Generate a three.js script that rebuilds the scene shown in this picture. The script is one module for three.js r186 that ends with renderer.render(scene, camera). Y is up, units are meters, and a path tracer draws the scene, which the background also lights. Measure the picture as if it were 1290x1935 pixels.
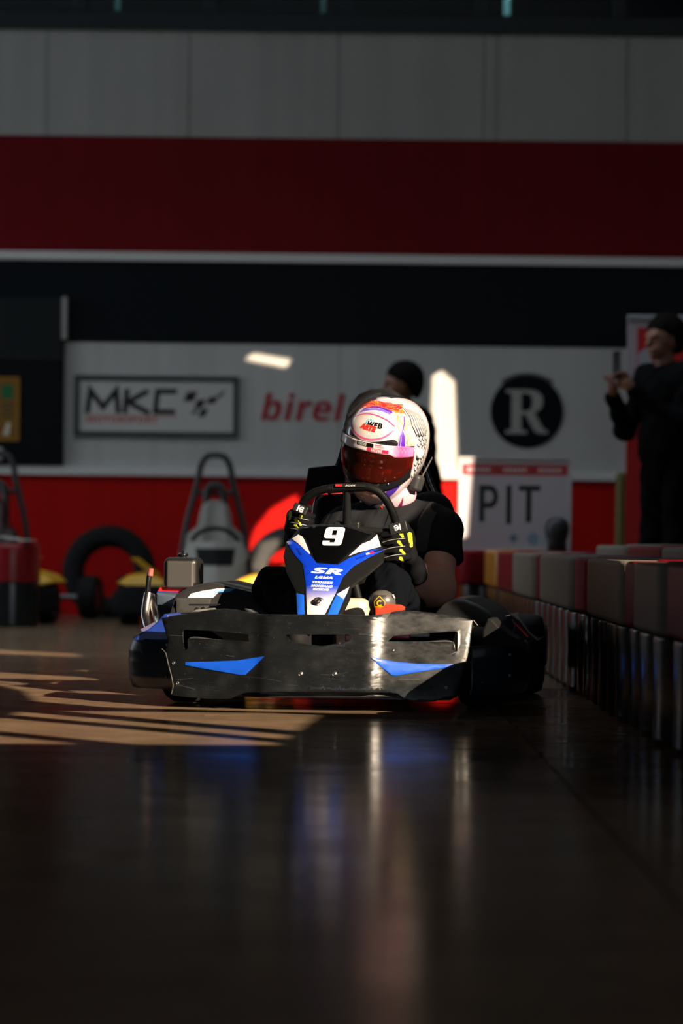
import * as THREE from 'three';
import { mergeGeometries, mergeVertices, toCreasedNormals } from 'three/addons/utils/BufferGeometryUtils.js';
import { RoundedBoxGeometry } from 'three/addons/geometries/RoundedBoxGeometry.js';
import { TessellateModifier } from 'three/addons/modifiers/TessellateModifier.js';
import { TextGeometry } from 'three/addons/geometries/TextGeometry.js';
import { FontLoader } from 'three/addons/loaders/FontLoader.js';

// ---------------------------------------------------------------- camera, sky, sun, exposure
const scene = new THREE.Scene();
const W = 1290, H = 1935, F = 5556;                         // frame and focal length in pixels
const camera = new THREE.PerspectiveCamera(2 * Math.atan(H / 2 / F) * 180 / Math.PI, W / H, 0.1, 80);
camera.position.set(0, 0.535, 9);
camera.rotation.set(Math.atan(47.5 / F), 0, 0.0113, 'YXZ');
camera.focus = 9.45; camera.userData.fStop = 2.3;
camera.updateMatrixWorld(true);
const renderer = new THREE.WebGLRenderer({ antialias: true });
renderer.toneMapping = THREE.LinearToneMapping;
renderer.toneMappingExposure = 1.0;
renderer.shadowMap.enabled = true;
scene.background = new THREE.Color().setRGB(0.8, 0.92, 1.02); // clear even sky, seen only through the openings
scene.backgroundIntensity = 3.0;
const AZ = 42 * Math.PI / 180, EL = 24 * Math.PI / 180;
const SUN = new THREE.Vector3(Math.sin(AZ) * Math.cos(EL), Math.sin(EL), Math.cos(AZ) * Math.cos(EL));
const sun = new THREE.DirectionalLight(new THREE.Color().setRGB(1, 0.8, 0.58), 12.5);
sun.target.position.set(0, 0, -2); sun.position.copy(SUN).multiplyScalar(30).add(sun.target.position);
sun.castShadow = true; sun.shadow.radius = 0.4; sun.shadow.mapSize.set(4096, 4096);
Object.assign(sun.shadow.camera, { left: -14, right: 14, top: 14, bottom: -14, near: 1, far: 60 });
scene.add(sun, sun.target);

// ---------------------------------------------------------------- helpers
const V = (x, y, z) => new THREE.Vector3(x, y, z);
const { sin, cos, abs, min, max, PI, sqrt, hypot, floor: flr } = Math;
let seedN = 7;
const rnd = () => { seedN = (seedN + 0x6d2b79f5) | 0; let t = Math.imul(seedN ^ (seedN >>> 15), 1 | seedN); t = (t + Math.imul(t ^ (t >>> 7), 61 | t)) ^ t; return ((t ^ (t >>> 14)) >>> 0) / 4294967296; };
const lerp = THREE.MathUtils.lerp, clamp = THREE.MathUtils.clamp, sstep = THREE.MathUtils.smoothstep;
// survey of the photograph: the sight line of a pixel, met with a plane of the place
const sight = (px, py) => V((px - W / 2) / F, -(py - H / 2) / F, -1).transformDirection(camera.matrixWorld);
const atZ = (px, py, z) => { const d = sight(px, py), o = camera.position; return o.clone().addScaledVector(d, (z - o.z) / d.z); };
const atY = (px, py, y) => { const d = sight(px, py), o = camera.position; return o.clone().addScaledVector(d, (y - o.y) / d.y); };

const taken = new Map();
function numbered(n) { const k = taken.get(n) ?? 0; taken.set(n, k + 1); return k ? n + '_' + String(k).padStart(3, '0') : n; }
function shadows(o) { o.castShadow = o.receiveShadow = true; return o; }
function thing(name, label, category, pos = [0, 0, 0], turn = 0, group) {
  const o = new THREE.Group(); o.name = numbered(name); scene.add(o);
  o.position.set(...pos); o.rotation.y = turn; o.userData = { label, category };
  if (group) o.userData.group = group;
  return o;
}
function obj(name, geo, m, parent, label) {
  const g = Array.isArray(geo) ? mergeGeometries(geo.map((x) => { const y = x.index ? x.toNonIndexed() : x; for (const k of Object.keys(y.attributes)) if (!['position', 'normal', 'uv'].includes(k)) y.deleteAttribute(k); return y; })) : geo;
  const o = shadows(new THREE.Mesh(g, m)); o.name = parent ? name : numbered(name);
  if (parent) { const same = parent.children.filter((c) => c.name.replace(/_\d{3}$/, '') === name).length; if (same) o.name = name + '_' + String(same).padStart(3, '0'); }
  if (label) o.userData.label = label;
  (parent ?? scene).add(o); return o;
}
function solo(name, label, category, geo, m, group) { const o = obj(name, geo, m); o.userData = { label, category }; if (group) o.userData.group = group; return o; }
function struct(name, geo, m, parent) { const o = obj(name, geo, m, parent); if (!parent) o.userData.kind = 'structure'; return o; }
const structGroup = (name) => { const o = new THREE.Group(); o.name = name; o.userData.kind = 'structure'; scene.add(o); return o; };
const mv = (g, x, y, z, rx = 0, ry = 0, rz = 0) => { if (rx) g.rotateX(rx); if (rz) g.rotateZ(rz); if (ry) g.rotateY(ry); g.translate(x, y, z); return g; };
const box = (w, h, d, x = 0, y = 0, z = 0, r = 0) => (r ? new RoundedBoxGeometry(w, h, d, 3, r) : new THREE.BoxGeometry(w, h, d)).translate(x, y, z);
const boxAt = (x0, x1, y0, y1, z0, z1, r) => box(x1 - x0, y1 - y0, z1 - z0, (x0 + x1) / 2, (y0 + y1) / 2, (z0 + z1) / 2, r);
const tube = (pts, r, closed = false, seg = 48, rs = 12) => new THREE.TubeGeometry(new THREE.CatmullRomCurve3(pts, closed, 'centripetal'), seg, r, rs, closed);
function rod(a, b, r, r2 = r, n = 14) { const g = new THREE.CylinderGeometry(r2, r, a.distanceTo(b), n); g.applyQuaternion(new THREE.Quaternion().setFromUnitVectors(V(0, 1, 0), b.clone().sub(a).normalize())); return g.translate((a.x + b.x) / 2, (a.y + b.y) / 2, (a.z + b.z) / 2); }
const lathe = (pts, n = 40) => new THREE.LatheGeometry(pts.map(([x, y]) => new THREE.Vector2(x, y)), n);
function shapeOf(pts, holes = []) { const s = new THREE.Shape(pts.map(([x, y]) => new THREE.Vector2(x, y))); for (const h of holes) s.holes.push(new THREE.Path(h.map(([x, y]) => new THREE.Vector2(x, y)))); return s; }
const extrude = (pts, depth, bevel = 0, holes = []) => new THREE.ExtrudeGeometry(shapeOf(pts, holes), { depth, steps: 1, curveSegments: 12, bevelEnabled: bevel > 0, bevelThickness: bevel, bevelSize: bevel, bevelOffset: -bevel, bevelSegments: 2 });
const crease = (g, deg = 38) => { for (const k of Object.keys(g.attributes)) if (k !== 'position') g.deleteAttribute(k); return toCreasedNormals(mergeVertices(g, 1e-5), deg * PI / 180); };
function uvXY(g, x0, y0, x1, y1) { const p = g.attributes.position, a = new Float32Array(p.count * 2); for (let i = 0; i < p.count; i++) { a[2 * i] = (p.getX(i) - x0) / (x1 - x0); a[2 * i + 1] = (p.getY(i) - y0) / (y1 - y0); } g.setAttribute('uv', new THREE.BufferAttribute(a, 2)); return g; }
// a moulded sheet: an outline in the thing's own x, y with thickness, laid over the relief z = f(x, y)
function panel(pts, f, { holes = [], depth = 0.004, bevel = 0.0015, edge = 0.03, uv, deg = 30 } = {}) {
  let g = extrude(pts, depth, bevel, holes); g.translate(0, 0, -depth);
  g = new TessellateModifier(edge, 7).modify(g);
  const p = g.attributes.position;
  for (let i = 0; i < p.count; i++) p.setZ(i, p.getZ(i) + f(p.getX(i), p.getY(i)));
  g = crease(g, deg);
  return uvXY(g, ...(uv ?? [0, 0, 1, 1]));
}
// surface of a distance field (surface nets)
function nets(sdf, lo, hi, cell) {
  const nx = Math.ceil((hi.x - lo.x) / cell) + 1, ny = Math.ceil((hi.y - lo.y) / cell) + 1, nz = Math.ceil((hi.z - lo.z) / cell) + 1;
  const val = new Float32Array(nx * ny * nz), id = (i, j, k) => i + nx * (j + ny * k), p = V();
  for (let k = 0; k < nz; k++) for (let j = 0; j < ny; j++) for (let i = 0; i < nx; i++) val[id(i, j, k)] = sdf(p.set(lo.x + i * cell, lo.y + j * cell, lo.z + k * cell));
  const vert = new Int32Array(nx * ny * nz).fill(-1), pos = [];
  const corners = [[0, 0, 0], [1, 0, 0], [0, 1, 0], [1, 1, 0], [0, 0, 1], [1, 0, 1], [0, 1, 1], [1, 1, 1]], edges = [[0, 1], [0, 2], [0, 4], [1, 3], [1, 5], [2, 3], [2, 6], [3, 7], [4, 5], [4, 6], [5, 7], [6, 7]];
  for (let k = 0; k < nz - 1; k++) for (let j = 0; j < ny - 1; j++) for (let i = 0; i < nx - 1; i++) {
    const v = corners.map((c) => val[id(i + c[0], j + c[1], k + c[2])]); let n = 0, x = 0, y = 0, z = 0;
    for (const [a, b] of edges) if ((v[a] < 0) !== (v[b] < 0)) { const t = v[a] / (v[a] - v[b]), A = corners[a], B = corners[b]; x += A[0] + t * (B[0] - A[0]); y += A[1] + t * (B[1] - A[1]); z += A[2] + t * (B[2] - A[2]); n++; }
    if (n) { vert[id(i, j, k)] = pos.length / 3; pos.push(lo.x + (i + x / n) * cell, lo.y + (j + y / n) * cell, lo.z + (k + z / n) * cell); }
  }
  const ix = []; const quad = (a, b, c, d, flip) => { if (a < 0 || b < 0 || c < 0 || d < 0) return; flip ? ix.push(a, c, b, a, d, c) : ix.push(a, b, c, a, c, d); };
  for (let k = 1; k < nz - 1; k++) for (let j = 1; j < ny - 1; j++) for (let i = 1; i < nx - 1; i++) {
    const s = val[id(i, j, k)] < 0;
    if (s !== val[id(i + 1, j, k)] < 0) quad(vert[id(i, j - 1, k - 1)], vert[id(i, j, k - 1)], vert[id(i, j, k)], vert[id(i, j - 1, k)], !s);
    if (s !== val[id(i, j + 1, k)] < 0) quad(vert[id(i - 1, j, k - 1)], vert[id(i - 1, j, k)], vert[id(i, j, k)], vert[id(i, j, k - 1)], !s);
    if (s !== val[id(i, j, k + 1)] < 0) quad(vert[id(i - 1, j - 1, k)], vert[id(i, j - 1, k)], vert[id(i, j, k)], vert[id(i - 1, j, k)], !s);
  }
  const nor = new Float32Array(pos.length), e = cell * 0.5, uv = new Float32Array(pos.length / 3 * 2), q = V();
  for (let i = 0; i < pos.length; i += 3) {
    const g = [0, 1, 2].map((c) => { q.set(pos[i], pos[i + 1], pos[i + 2]); q.setComponent(c, pos[i + c] + e); const a = sdf(q); q.setComponent(c, pos[i + c] - e); return a - sdf(q); }), l = hypot(...g) || 1;
    nor.set(g.map((x) => x / l), i); uv[i / 3 * 2] = pos[i] + 0.6 * pos[i + 2]; uv[i / 3 * 2 + 1] = pos[i + 1] + 0.3 * pos[i + 2];
  }
  const g = new THREE.BufferGeometry(); g.setAttribute('position', new THREE.Float32BufferAttribute(pos, 3)); g.setAttribute('normal', new THREE.BufferAttribute(nor, 3)); g.setAttribute('uv', new THREE.BufferAttribute(uv, 2)); g.setIndex(ix);
  return g;
}
const _t = V();
function capD(p, a, b, ra, rb) { const ex = b.x - a.x, ey = b.y - a.y, ez = b.z - a.z, t = clamp(((p.x - a.x) * ex + (p.y - a.y) * ey + (p.z - a.z) * ez) / (ex * ex + ey * ey + ez * ez + 1e-12), 0, 1); return hypot(p.x - a.x - t * ex, p.y - a.y - t * ey, p.z - a.z - t * ez) - (ra + t * (rb - ra)); }
const ellD = (p, c, r) => { const k0 = hypot((p.x - c.x) / r.x, (p.y - c.y) / r.y, (p.z - c.z) / r.z), k1 = hypot((p.x - c.x) / r.x ** 2, (p.y - c.y) / r.y ** 2, (p.z - c.z) / r.z ** 2); return k1 < 1e-9 ? -min(r.x, r.y, r.z) : k0 * (k0 - 1) / k1; };
const smin = (a, b, k) => { const h = max(k - abs(a - b), 0) / k; return min(a, b) - h * h * k * 0.25; };
const union = (k, ds) => ds.reduce((a, b) => smin(a, b, k));

// ---------------------------------------------------------------- textures
function noiseGrid(n) { const a = new Float32Array(n * n); for (let i = 0; i < a.length; i++) a[i] = rnd(); return (x, y) => { x = ((x % n) + n) % n; y = ((y % n) + n) % n; const i = flr(x), j = flr(y), u = x - i, v = y - j, s = u * u * (3 - 2 * u), t = v * v * (3 - 2 * v), g = (p, q) => a[(p % n) + n * (q % n)]; return lerp(lerp(g(i, j), g(i + 1, j), s), lerp(g(i, j + 1), g(i + 1, j + 1), s), t); }; }
const N64 = noiseGrid(64), N32 = noiseGrid(32);
function dataTex(w, h, f, srgb = false) {
  const d = new Uint8Array(w * h * 4);
  for (let y = 0; y < h; y++) for (let x = 0; x < w; x++) { const c = f(x / w, y / h), o = (y * w + x) * 4; if (Array.isArray(c)) { d[o] = clamp(c[0], 0, 1) * 255; d[o + 1] = clamp(c[1], 0, 1) * 255; d[o + 2] = clamp(c[2], 0, 1) * 255; } else d[o] = d[o + 1] = d[o + 2] = clamp(c, 0, 1) * 255; d[o + 3] = 255; }
  const t = new THREE.DataTexture(d, w, h); t.wrapS = t.wrapT = THREE.RepeatWrapping; t.magFilter = THREE.LinearFilter; t.minFilter = THREE.LinearFilter; if (srgb) t.colorSpace = THREE.SRGBColorSpace; t.needsUpdate = true; return t;
}
function canvasTex(w, h, draw) { const c = document.createElement('canvas'); c.width = w; c.height = h; const g = c.getContext('2d'); draw(g, w, h); const t = new THREE.CanvasTexture(c); t.colorSpace = THREE.SRGBColorSpace; return t; }
function mat(c, rough = 0.6, o = {}) { const m = new THREE.MeshPhysicalMaterial({ roughness: rough, ...o }); if (Array.isArray(c)) m.color.setRGB(...c); else m.color.set(c); return m; }
const rep = (t, x, y = x) => { const c = t.clone(); c.repeat.set(x, y); c.needsUpdate = true; return c; };
const fbm = (x, y) => 0.5 * N64(x, y) + 0.3 * N64(x * 2.03 + 5, y * 2.03) + 0.2 * N64(x * 4.1, y * 4.1 + 9);

// ---------------------------------------------------------------- the hall
const ZW = -10.5, XR = 5.2, XL = -9, ZB = 15, YC = 5.8;      // back wall, side walls, wall behind the camera, ceiling
// floor: dark polished concrete bays with saw-cut joints
const floorTint = dataTex(1024, 1024, (u, v) => { const n = fbm(u * 16, v * 16), m = N64(u * 64, v * 64), s = 0.72 + 0.35 * (n - 0.5) + 0.16 * (m - 0.5) + 0.1 * (N32(u * 4, v * 32) - 0.5); return [s, s * 0.98, s * 0.95]; });
const floorRough = dataTex(1024, 1024, (u, v) => 0.42 + 0.26 * (fbm(u * 8 + 3, v * 32) - 0.5) + 0.2 * (N64(u * 8, v * 64) - 0.5));
const floorBump = dataTex(512, 512, (u, v) => 0.6 * N64(u * 16, v * 32) + 0.4 * N64(u * 64, v * 64));
const floorMat = mat([0.24, 0.167, 0.11], 0.36, { map: floorTint, roughnessMap: floorRough, bumpMap: floorBump, bumpScale: 0.0006, specularIntensity: 0.006 });
const floor = structGroup('floor');
{
  const J = 0.006, jx = [XL - 0.4, -5.2, -2.35, 0.50, 3.0, XR + 0.4], jz = [ZW - 0.4, -7.6, -3.4, 0.72, 4.75, 9.2, ZB + 0.4];
  for (let i = 0; i < jx.length - 1; i++) for (let k = 0; k < jz.length - 1; k++) {
    const g = box(jx[i + 1] - jx[i] - J, 0.12, jz[k + 1] - jz[k] - J, (jx[i] + jx[i + 1]) / 2, -0.06 + ((i * 7 + k * 3) % 4 - 2) * 0.0002, (jz[k] + jz[k + 1]) / 2);
    const p = g.attributes.position, uv = g.attributes.uv; for (let q = 0; q < p.count; q++) uv.setXY(q, (p.getX(q) + i * 1.7) / 3, (p.getZ(q) + k * 1.3) / 3);
    obj('floor_slab', g, floorMat, floor);
  }
  obj('joint_filler', boxAt(XL - 0.4, XR + 0.4, -0.16, -0.012, ZW - 0.4, ZB + 0.4), mat([0.01, 0.01, 0.01], 0.9), floor);
}
// back wall, painted in bands; the upper band is sheet metal
const wallDirt = dataTex(512, 512, (u, v) => { const s = 0.86 + 0.1 * (N64(u * 64, v * 3) - 0.5) + 0.12 * (fbm(u * 8, v * 8) - 0.5); return [s, s, s]; });
const wm = (c, r = 0.75, dirt = true) => mat(c, r, dirt ? { map: wallDirt, specularIntensity: 0.3 } : { specularIntensity: 0.5 });
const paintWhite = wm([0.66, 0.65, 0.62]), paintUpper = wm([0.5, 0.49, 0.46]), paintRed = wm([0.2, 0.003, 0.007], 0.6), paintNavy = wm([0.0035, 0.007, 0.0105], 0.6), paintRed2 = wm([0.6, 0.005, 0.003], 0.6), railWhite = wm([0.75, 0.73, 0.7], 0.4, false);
const wallY = [0, 0.928, 0.984, 1.81, 2.353, 2.409, 3.18, 3.88];
const wallBack = structGroup('wall_back');
{
  const band = (name, x0, x1, y0, y1, m, d = 0) => { const g = boxAt(x0, x1, y0, y1, ZW - 0.3, ZW + d); uvXY(g, 0, 0, 4, 4); obj(name, g, m, wallBack); };
  const dx0 = atZ(122, 700, ZW).x;
  obj('backing', boxAt(XL - 0.3, XR + 0.3, -0.1, 3.86, ZW - 0.36, ZW - 0.29), paintNavy, wallBack);
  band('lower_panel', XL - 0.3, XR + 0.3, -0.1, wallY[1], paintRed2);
  band('lower_rail', dx0 - 0.02, XR + 0.3, wallY[1], wallY[2], railWhite, 0.035);
  band('lower_rail', XL - 0.3, dx0 - 0.02, wallY[1], wallY[2], railWhite, 0.035);
  const wx = [640, 1180].map((p) => atZ(p, 760, ZW).x);
  band('white_panel', XL - 0.3, wx[0], wallY[2], wallY[3], paintWhite); band('white_panel', wx[0] + 0.003, wx[1], wallY[2], wallY[3], paintWhite); band('white_panel', wx[1] + 0.003, XR + 0.3, wallY[2], wallY[3], paintWhite);
  band('navy_panel', XL - 0.3, XR + 0.3, wallY[3], wallY[4], paintNavy, 0.004);
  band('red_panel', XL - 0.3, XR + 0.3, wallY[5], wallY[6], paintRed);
  band('upper_rail', XL - 0.3, XR + 0.3, wallY[4], wallY[5], railWhite, 0.03);
  const sx = [-9999, 90, 358, 640, 915, 940, 1185, 9999].map((p) => (abs(p) > 5000 ? (p < 0 ? XL - 0.3 : XR + 0.3) : atZ(p, 160, ZW).x));
  for (let i = 0; i < sx.length - 1; i++) band('metal_sheet', sx[i], sx[i + 1] - 0.006, wallY[6], wallY[7], paintUpper, 0.002 + (i % 2) * 0.003);
  band('sheet_backing', XL - 0.3, XR + 0.3, wallY[6], wallY[7], paintNavy, -0.02);
}
// mezzanine above: dark window band with mullions
{
  const steel = mat([0.02, 0.026, 0.03], 0.45, { metalness: 0.3 });
  const w = structGroup('window_1');
  obj('window_sill', boxAt(XL - 0.3, XR + 0.3, wallY[7], wallY[7] + 0.125, ZW - 0.3, ZW + 0.06, 0.01), steel, w);
  obj('window_head', boxAt(XL - 0.3, XR + 0.3, 5.3, YC + 0.2, ZW - 0.3, ZW + 0.06), steel, w);
  const mx = [-640, -100, 150, 400, 660, 910, 1170, 1430, 2000].map((p) => atZ(p, 20, ZW).x);
  for (const x of mx) obj('mullion', boxAt(x - 0.045, x + 0.045, wallY[7] + 0.12, 5.31, ZW - 0.12, ZW + 0.03, 0.006), steel, w);
  const glass = new THREE.MeshPhysicalMaterial({ color: 0x9fb8bb, transmission: 1, thickness: 0, roughness: 0.04 });
  for (let i = 0; i < mx.length - 1; i++) obj('pane', boxAt(mx[i] + 0.04, mx[i + 1] - 0.04, wallY[7] + 0.12, 5.31, ZW - 0.05, ZW - 0.042), glass, w);
  struct('wall_mezzanine', [boxAt(XL - 0.3, XR + 0.3, 3.6, YC + 0.2, ZW - 3.2, ZW - 3), boxAt(XL - 0.3, XR + 0.3, 3.6, 3.86, ZW - 3, ZW - 0.3), boxAt(XL - 0.5, XL - 0.3, 3.6, YC + 0.2, ZW - 3.2, ZW - 0.3), boxAt(XR + 0.3, XR + 0.5, 3.6, YC + 0.2, ZW - 3.2, ZW - 0.3)], mat([0.03, 0.035, 0.04], 0.8));
}
// side walls, wall behind the camera, ceiling: dark, out of the picture
const shellMat = mat([0.1, 0.1, 0.1], 0.85);
{ // left wall with a long window near the back
  const g = extrude([[-(ZB + 0.3), -0.1], [-(ZW - 0.3), -0.1], [-(ZW - 0.3), YC + 0.2], [-(ZB + 0.3), YC + 0.2]], 0.3, 0, [[[5.6, 0.9], [5.6, 4.6], [9.7, 4.6], [9.7, 0.9]]]);
  g.rotateY(PI / 2); struct('wall_left', g.translate(XL - 0.3, 0, 0), shellMat);
}
{ // ceiling with a long rooflight close to the back wall
  const g = extrude([[XL - 0.3, ZW - 3.2], [XR + 0.3, ZW - 3.2], [XR + 0.3, ZB + 0.3], [XL - 0.3, ZB + 0.3]], 0.25, 0, [[[-6.5, -7.4], [2.2, -7.4], [2.2, -4.2], [-6.5, -4.2]]]);
  g.rotateX(PI / 2); struct('ceiling', g.translate(0, YC + 0.25, 0), shellMat);
  struct('trim_1', [boxAt(-6.7, 2.4, YC + 0.2, YC + 2.9, -4.2, -4.1), boxAt(2.2, 2.3, YC + 0.2, YC + 2.9, -7.5, -4.1)], shellMat); // upstand that keeps the low sun out of the rooflight
  struct('trim_2', boxAt(XL - 0.1, 3.8, 3.9, YC + 0.1, -4.1, -3.85), shellMat); // deep roof beam before it
  struct('wall_partition', boxAt(XL - 0.1, -6.6, -0.05, YC + 0.1, -5.45, -5.3), shellMat);
}
{ // wall behind the camera with a wide open gate
  const g = extrude([[XL - 0.3, -0.1], [XR + 0.3, -0.1], [XR + 0.3, YC + 0.2], [XL - 0.3, YC + 0.2]], 0.3, 0, [[[-5, 0.1], [-5, 1.55], [4.9, 1.55], [4.9, 0.1]]]);
  struct('wall_front', g.translate(0, 0, ZB), shellMat);
}
// right wall: its openings let the low sun in. Each opening is given by what the sun reaches through it.
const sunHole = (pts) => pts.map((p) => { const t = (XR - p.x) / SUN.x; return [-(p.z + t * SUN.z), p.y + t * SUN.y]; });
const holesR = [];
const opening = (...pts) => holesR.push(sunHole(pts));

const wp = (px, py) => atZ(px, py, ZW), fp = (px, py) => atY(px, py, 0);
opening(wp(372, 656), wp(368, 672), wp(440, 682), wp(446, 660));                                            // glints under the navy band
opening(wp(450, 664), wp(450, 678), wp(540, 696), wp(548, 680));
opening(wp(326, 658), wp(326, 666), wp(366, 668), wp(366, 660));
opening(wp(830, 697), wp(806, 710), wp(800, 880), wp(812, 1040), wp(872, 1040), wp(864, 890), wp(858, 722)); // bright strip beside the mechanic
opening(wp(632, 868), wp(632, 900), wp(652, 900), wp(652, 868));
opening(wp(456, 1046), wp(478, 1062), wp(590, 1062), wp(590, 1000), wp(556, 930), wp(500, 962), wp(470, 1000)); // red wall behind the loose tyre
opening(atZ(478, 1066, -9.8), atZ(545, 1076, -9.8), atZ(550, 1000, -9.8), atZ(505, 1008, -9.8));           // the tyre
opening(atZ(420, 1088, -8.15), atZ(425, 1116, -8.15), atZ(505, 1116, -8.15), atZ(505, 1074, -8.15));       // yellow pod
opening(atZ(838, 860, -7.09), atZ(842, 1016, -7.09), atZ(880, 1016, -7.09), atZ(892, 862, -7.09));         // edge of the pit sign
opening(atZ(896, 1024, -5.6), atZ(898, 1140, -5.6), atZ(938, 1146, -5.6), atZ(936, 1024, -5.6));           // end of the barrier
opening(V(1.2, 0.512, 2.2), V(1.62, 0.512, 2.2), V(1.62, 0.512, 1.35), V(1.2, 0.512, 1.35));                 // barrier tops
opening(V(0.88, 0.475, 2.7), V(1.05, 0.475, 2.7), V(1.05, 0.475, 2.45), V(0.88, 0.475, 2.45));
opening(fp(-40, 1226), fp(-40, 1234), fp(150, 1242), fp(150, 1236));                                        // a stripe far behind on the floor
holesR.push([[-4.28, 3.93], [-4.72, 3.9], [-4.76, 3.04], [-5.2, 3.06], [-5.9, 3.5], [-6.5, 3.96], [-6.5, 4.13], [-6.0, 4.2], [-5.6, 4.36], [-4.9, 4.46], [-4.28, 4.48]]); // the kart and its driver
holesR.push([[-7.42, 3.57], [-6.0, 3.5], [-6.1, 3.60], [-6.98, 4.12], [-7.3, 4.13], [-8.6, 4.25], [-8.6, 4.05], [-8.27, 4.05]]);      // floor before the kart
if (globalThis.CHECK_HOLES) for (let a = 0; a < holesR.length; a++) for (let b = a + 1; b < holesR.length; b++) { const A = holesR[a], B = holesR[b], cr = (p, q, r) => (q[0] - p[0]) * (r[1] - p[1]) - (q[1] - p[1]) * (r[0] - p[0]); let hit = false; for (let i = 0; i < A.length; i++) for (let j = 0; j < B.length; j++) { const p = A[i], q = A[(i + 1) % A.length], r = B[j], s = B[(j + 1) % B.length]; if (cr(p, q, r) * cr(p, q, s) < 0 && cr(r, s, p) * cr(r, s, q) < 0) hit = true; } if (hit) console.log('holes cross', a, b); }
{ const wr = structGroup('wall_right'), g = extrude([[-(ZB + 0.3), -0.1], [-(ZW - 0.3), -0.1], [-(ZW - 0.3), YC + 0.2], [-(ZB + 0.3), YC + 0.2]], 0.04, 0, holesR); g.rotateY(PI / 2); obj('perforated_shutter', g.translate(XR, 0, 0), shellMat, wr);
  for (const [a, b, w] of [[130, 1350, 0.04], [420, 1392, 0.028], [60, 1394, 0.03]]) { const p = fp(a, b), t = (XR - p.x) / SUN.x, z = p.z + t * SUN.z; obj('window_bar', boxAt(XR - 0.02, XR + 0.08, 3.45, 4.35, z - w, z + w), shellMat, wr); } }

// ---------------------------------------------------------------- the kart
const KX = -0.073, YAW = -0.131;
const kart = thing('go_kart', 'black go-kart with blue trim and a white nine, driven by the helmeted driver', 'kart', [KX, 0, 0], YAW);
kart.updateMatrixWorld(true);
const kInv = kart.matrixWorld.clone().invert(), kEye = camera.position.clone().applyMatrix4(kInv);
const kDir = (px, py) => sight(px, py).transformDirection(kInv);
const K = (px, py, z) => { const d = kDir(px, py); return kEye.clone().addScaledVector(d, (z - kEye.z) / d.z); };            // on the kart's cross plane z
const Kf = (px, py, f) => { let z = -0.2, p; for (let i = 0; i < 14; i++) { p = K(px, py, z); z = lerp(z, f(p.x, p.y), 0.7); } return [p.x, p.y]; };
const Kn = (list, f) => list.map(([a, b]) => Kf(a, b, f));
const flat = (z) => () => z;

const scuff = canvasTex(2048, 1024, (g, w, h) => { // black plastic with pale scrapes running mostly lengthwise
  g.fillStyle = '#1b1d1f'; g.fillRect(0, 0, w, h);
  for (let i = 0; i < 420; i++) { const x = rnd() * w, y = rnd() * h, r = 10 + rnd() * 50, gr = g.createRadialGradient(x, y, 0, x, y, r), al = (0.03 + 0.1 * rnd() * fbm(x / w * 9, y / h * 9)).toFixed(3); gr.addColorStop(0, 'rgba(150,152,152,' + al + ')'); gr.addColorStop(1, 'rgba(150,152,152,0)'); g.fillStyle = gr; g.fillRect(x - r, y - r, 2 * r, 2 * r); }
  g.strokeStyle = 'rgba(200,192,180,.35)'; g.lineWidth = 26; g.beginPath(); g.moveTo(w * 0.655, h * 0.55); g.lineTo(w * 0.69, h * 0.45); g.stroke(); g.strokeStyle = 'rgba(20,20,22,.5)'; g.lineWidth = 10; g.beginPath(); g.arc(w * 0.635, h * 0.5, 60, 1.6, 4.4); g.stroke();
  for (let i = 0; i < 2200; i++) { const x = rnd() * w, y = rnd() * h, patch = fbm(x / w * 9, y / h * 9), l = (8 + rnd() * 90) * patch, a = (rnd() - 0.5) * 0.16; if (patch < 0.42) continue; g.strokeStyle = 'rgba(190,192,190,' + (0.03 + 0.3 * rnd() * (patch - 0.4)).toFixed(3) + ')'; g.lineWidth = 0.6 + rnd() * 1.8; g.beginPath(); g.moveTo(x, y); g.lineTo(x + l * cos(a), y + l * sin(a)); g.stroke(); }
  for (let i = 0; i < 60; i++) { const x = rnd() * w, y = rnd() * h, l = 40 + rnd() * 160, a = (rnd() - 0.5) * 0.3; g.strokeStyle = 'rgba(205,200,190,' + (0.2 + 0.4 * rnd()).toFixed(3) + ')'; g.lineWidth = 0.8 + rnd() * 1.4; g.beginPath(); g.moveTo(x, y); g.quadraticCurveTo(x + l * 0.5, y + 8 * (rnd() - 0.5), x + l, y + l * sin(a)); g.stroke(); }
  for (let i = 0; i < 900; i++) { g.fillStyle = 'rgba(185,185,180,' + (0.15 + 0.4 * rnd()).toFixed(3) + ')'; g.fillRect(rnd() * w, rnd() * h, 1 + rnd() * 3, 1 + rnd() * 2); }
});
const scuffRough = dataTex(1024, 512, (u, v) => 0.27 + 0.22 * (fbm(u * 16, v * 16) - 0.4) + 0.12 * (fbm(u * 64, v * 64) - 0.5));
const scuffBump = dataTex(1024, 1024, (u, v) => 0.4 * N64(u * 32, v * 128) + 0.6 * N64(u * 128, v * 256));
const bumperMat = mat([0.62, 0.64, 0.65], 1, { map: scuff, roughnessMap: scuffRough, bumpMap: scuffBump, bumpScale: 0.00008, specularIntensity: 0.85 });
const blackPl = mat([0.009, 0.01, 0.011], 0.42, { specularIntensity: 0.7 }), blackMatte = mat([0.009, 0.009, 0.01], 0.75, { specularIntensity: 0.35 }), blackGloss = mat([0.008, 0.008, 0.009], 0.16, { clearcoat: 0.6, clearcoatRoughness: 0.08 });
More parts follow.
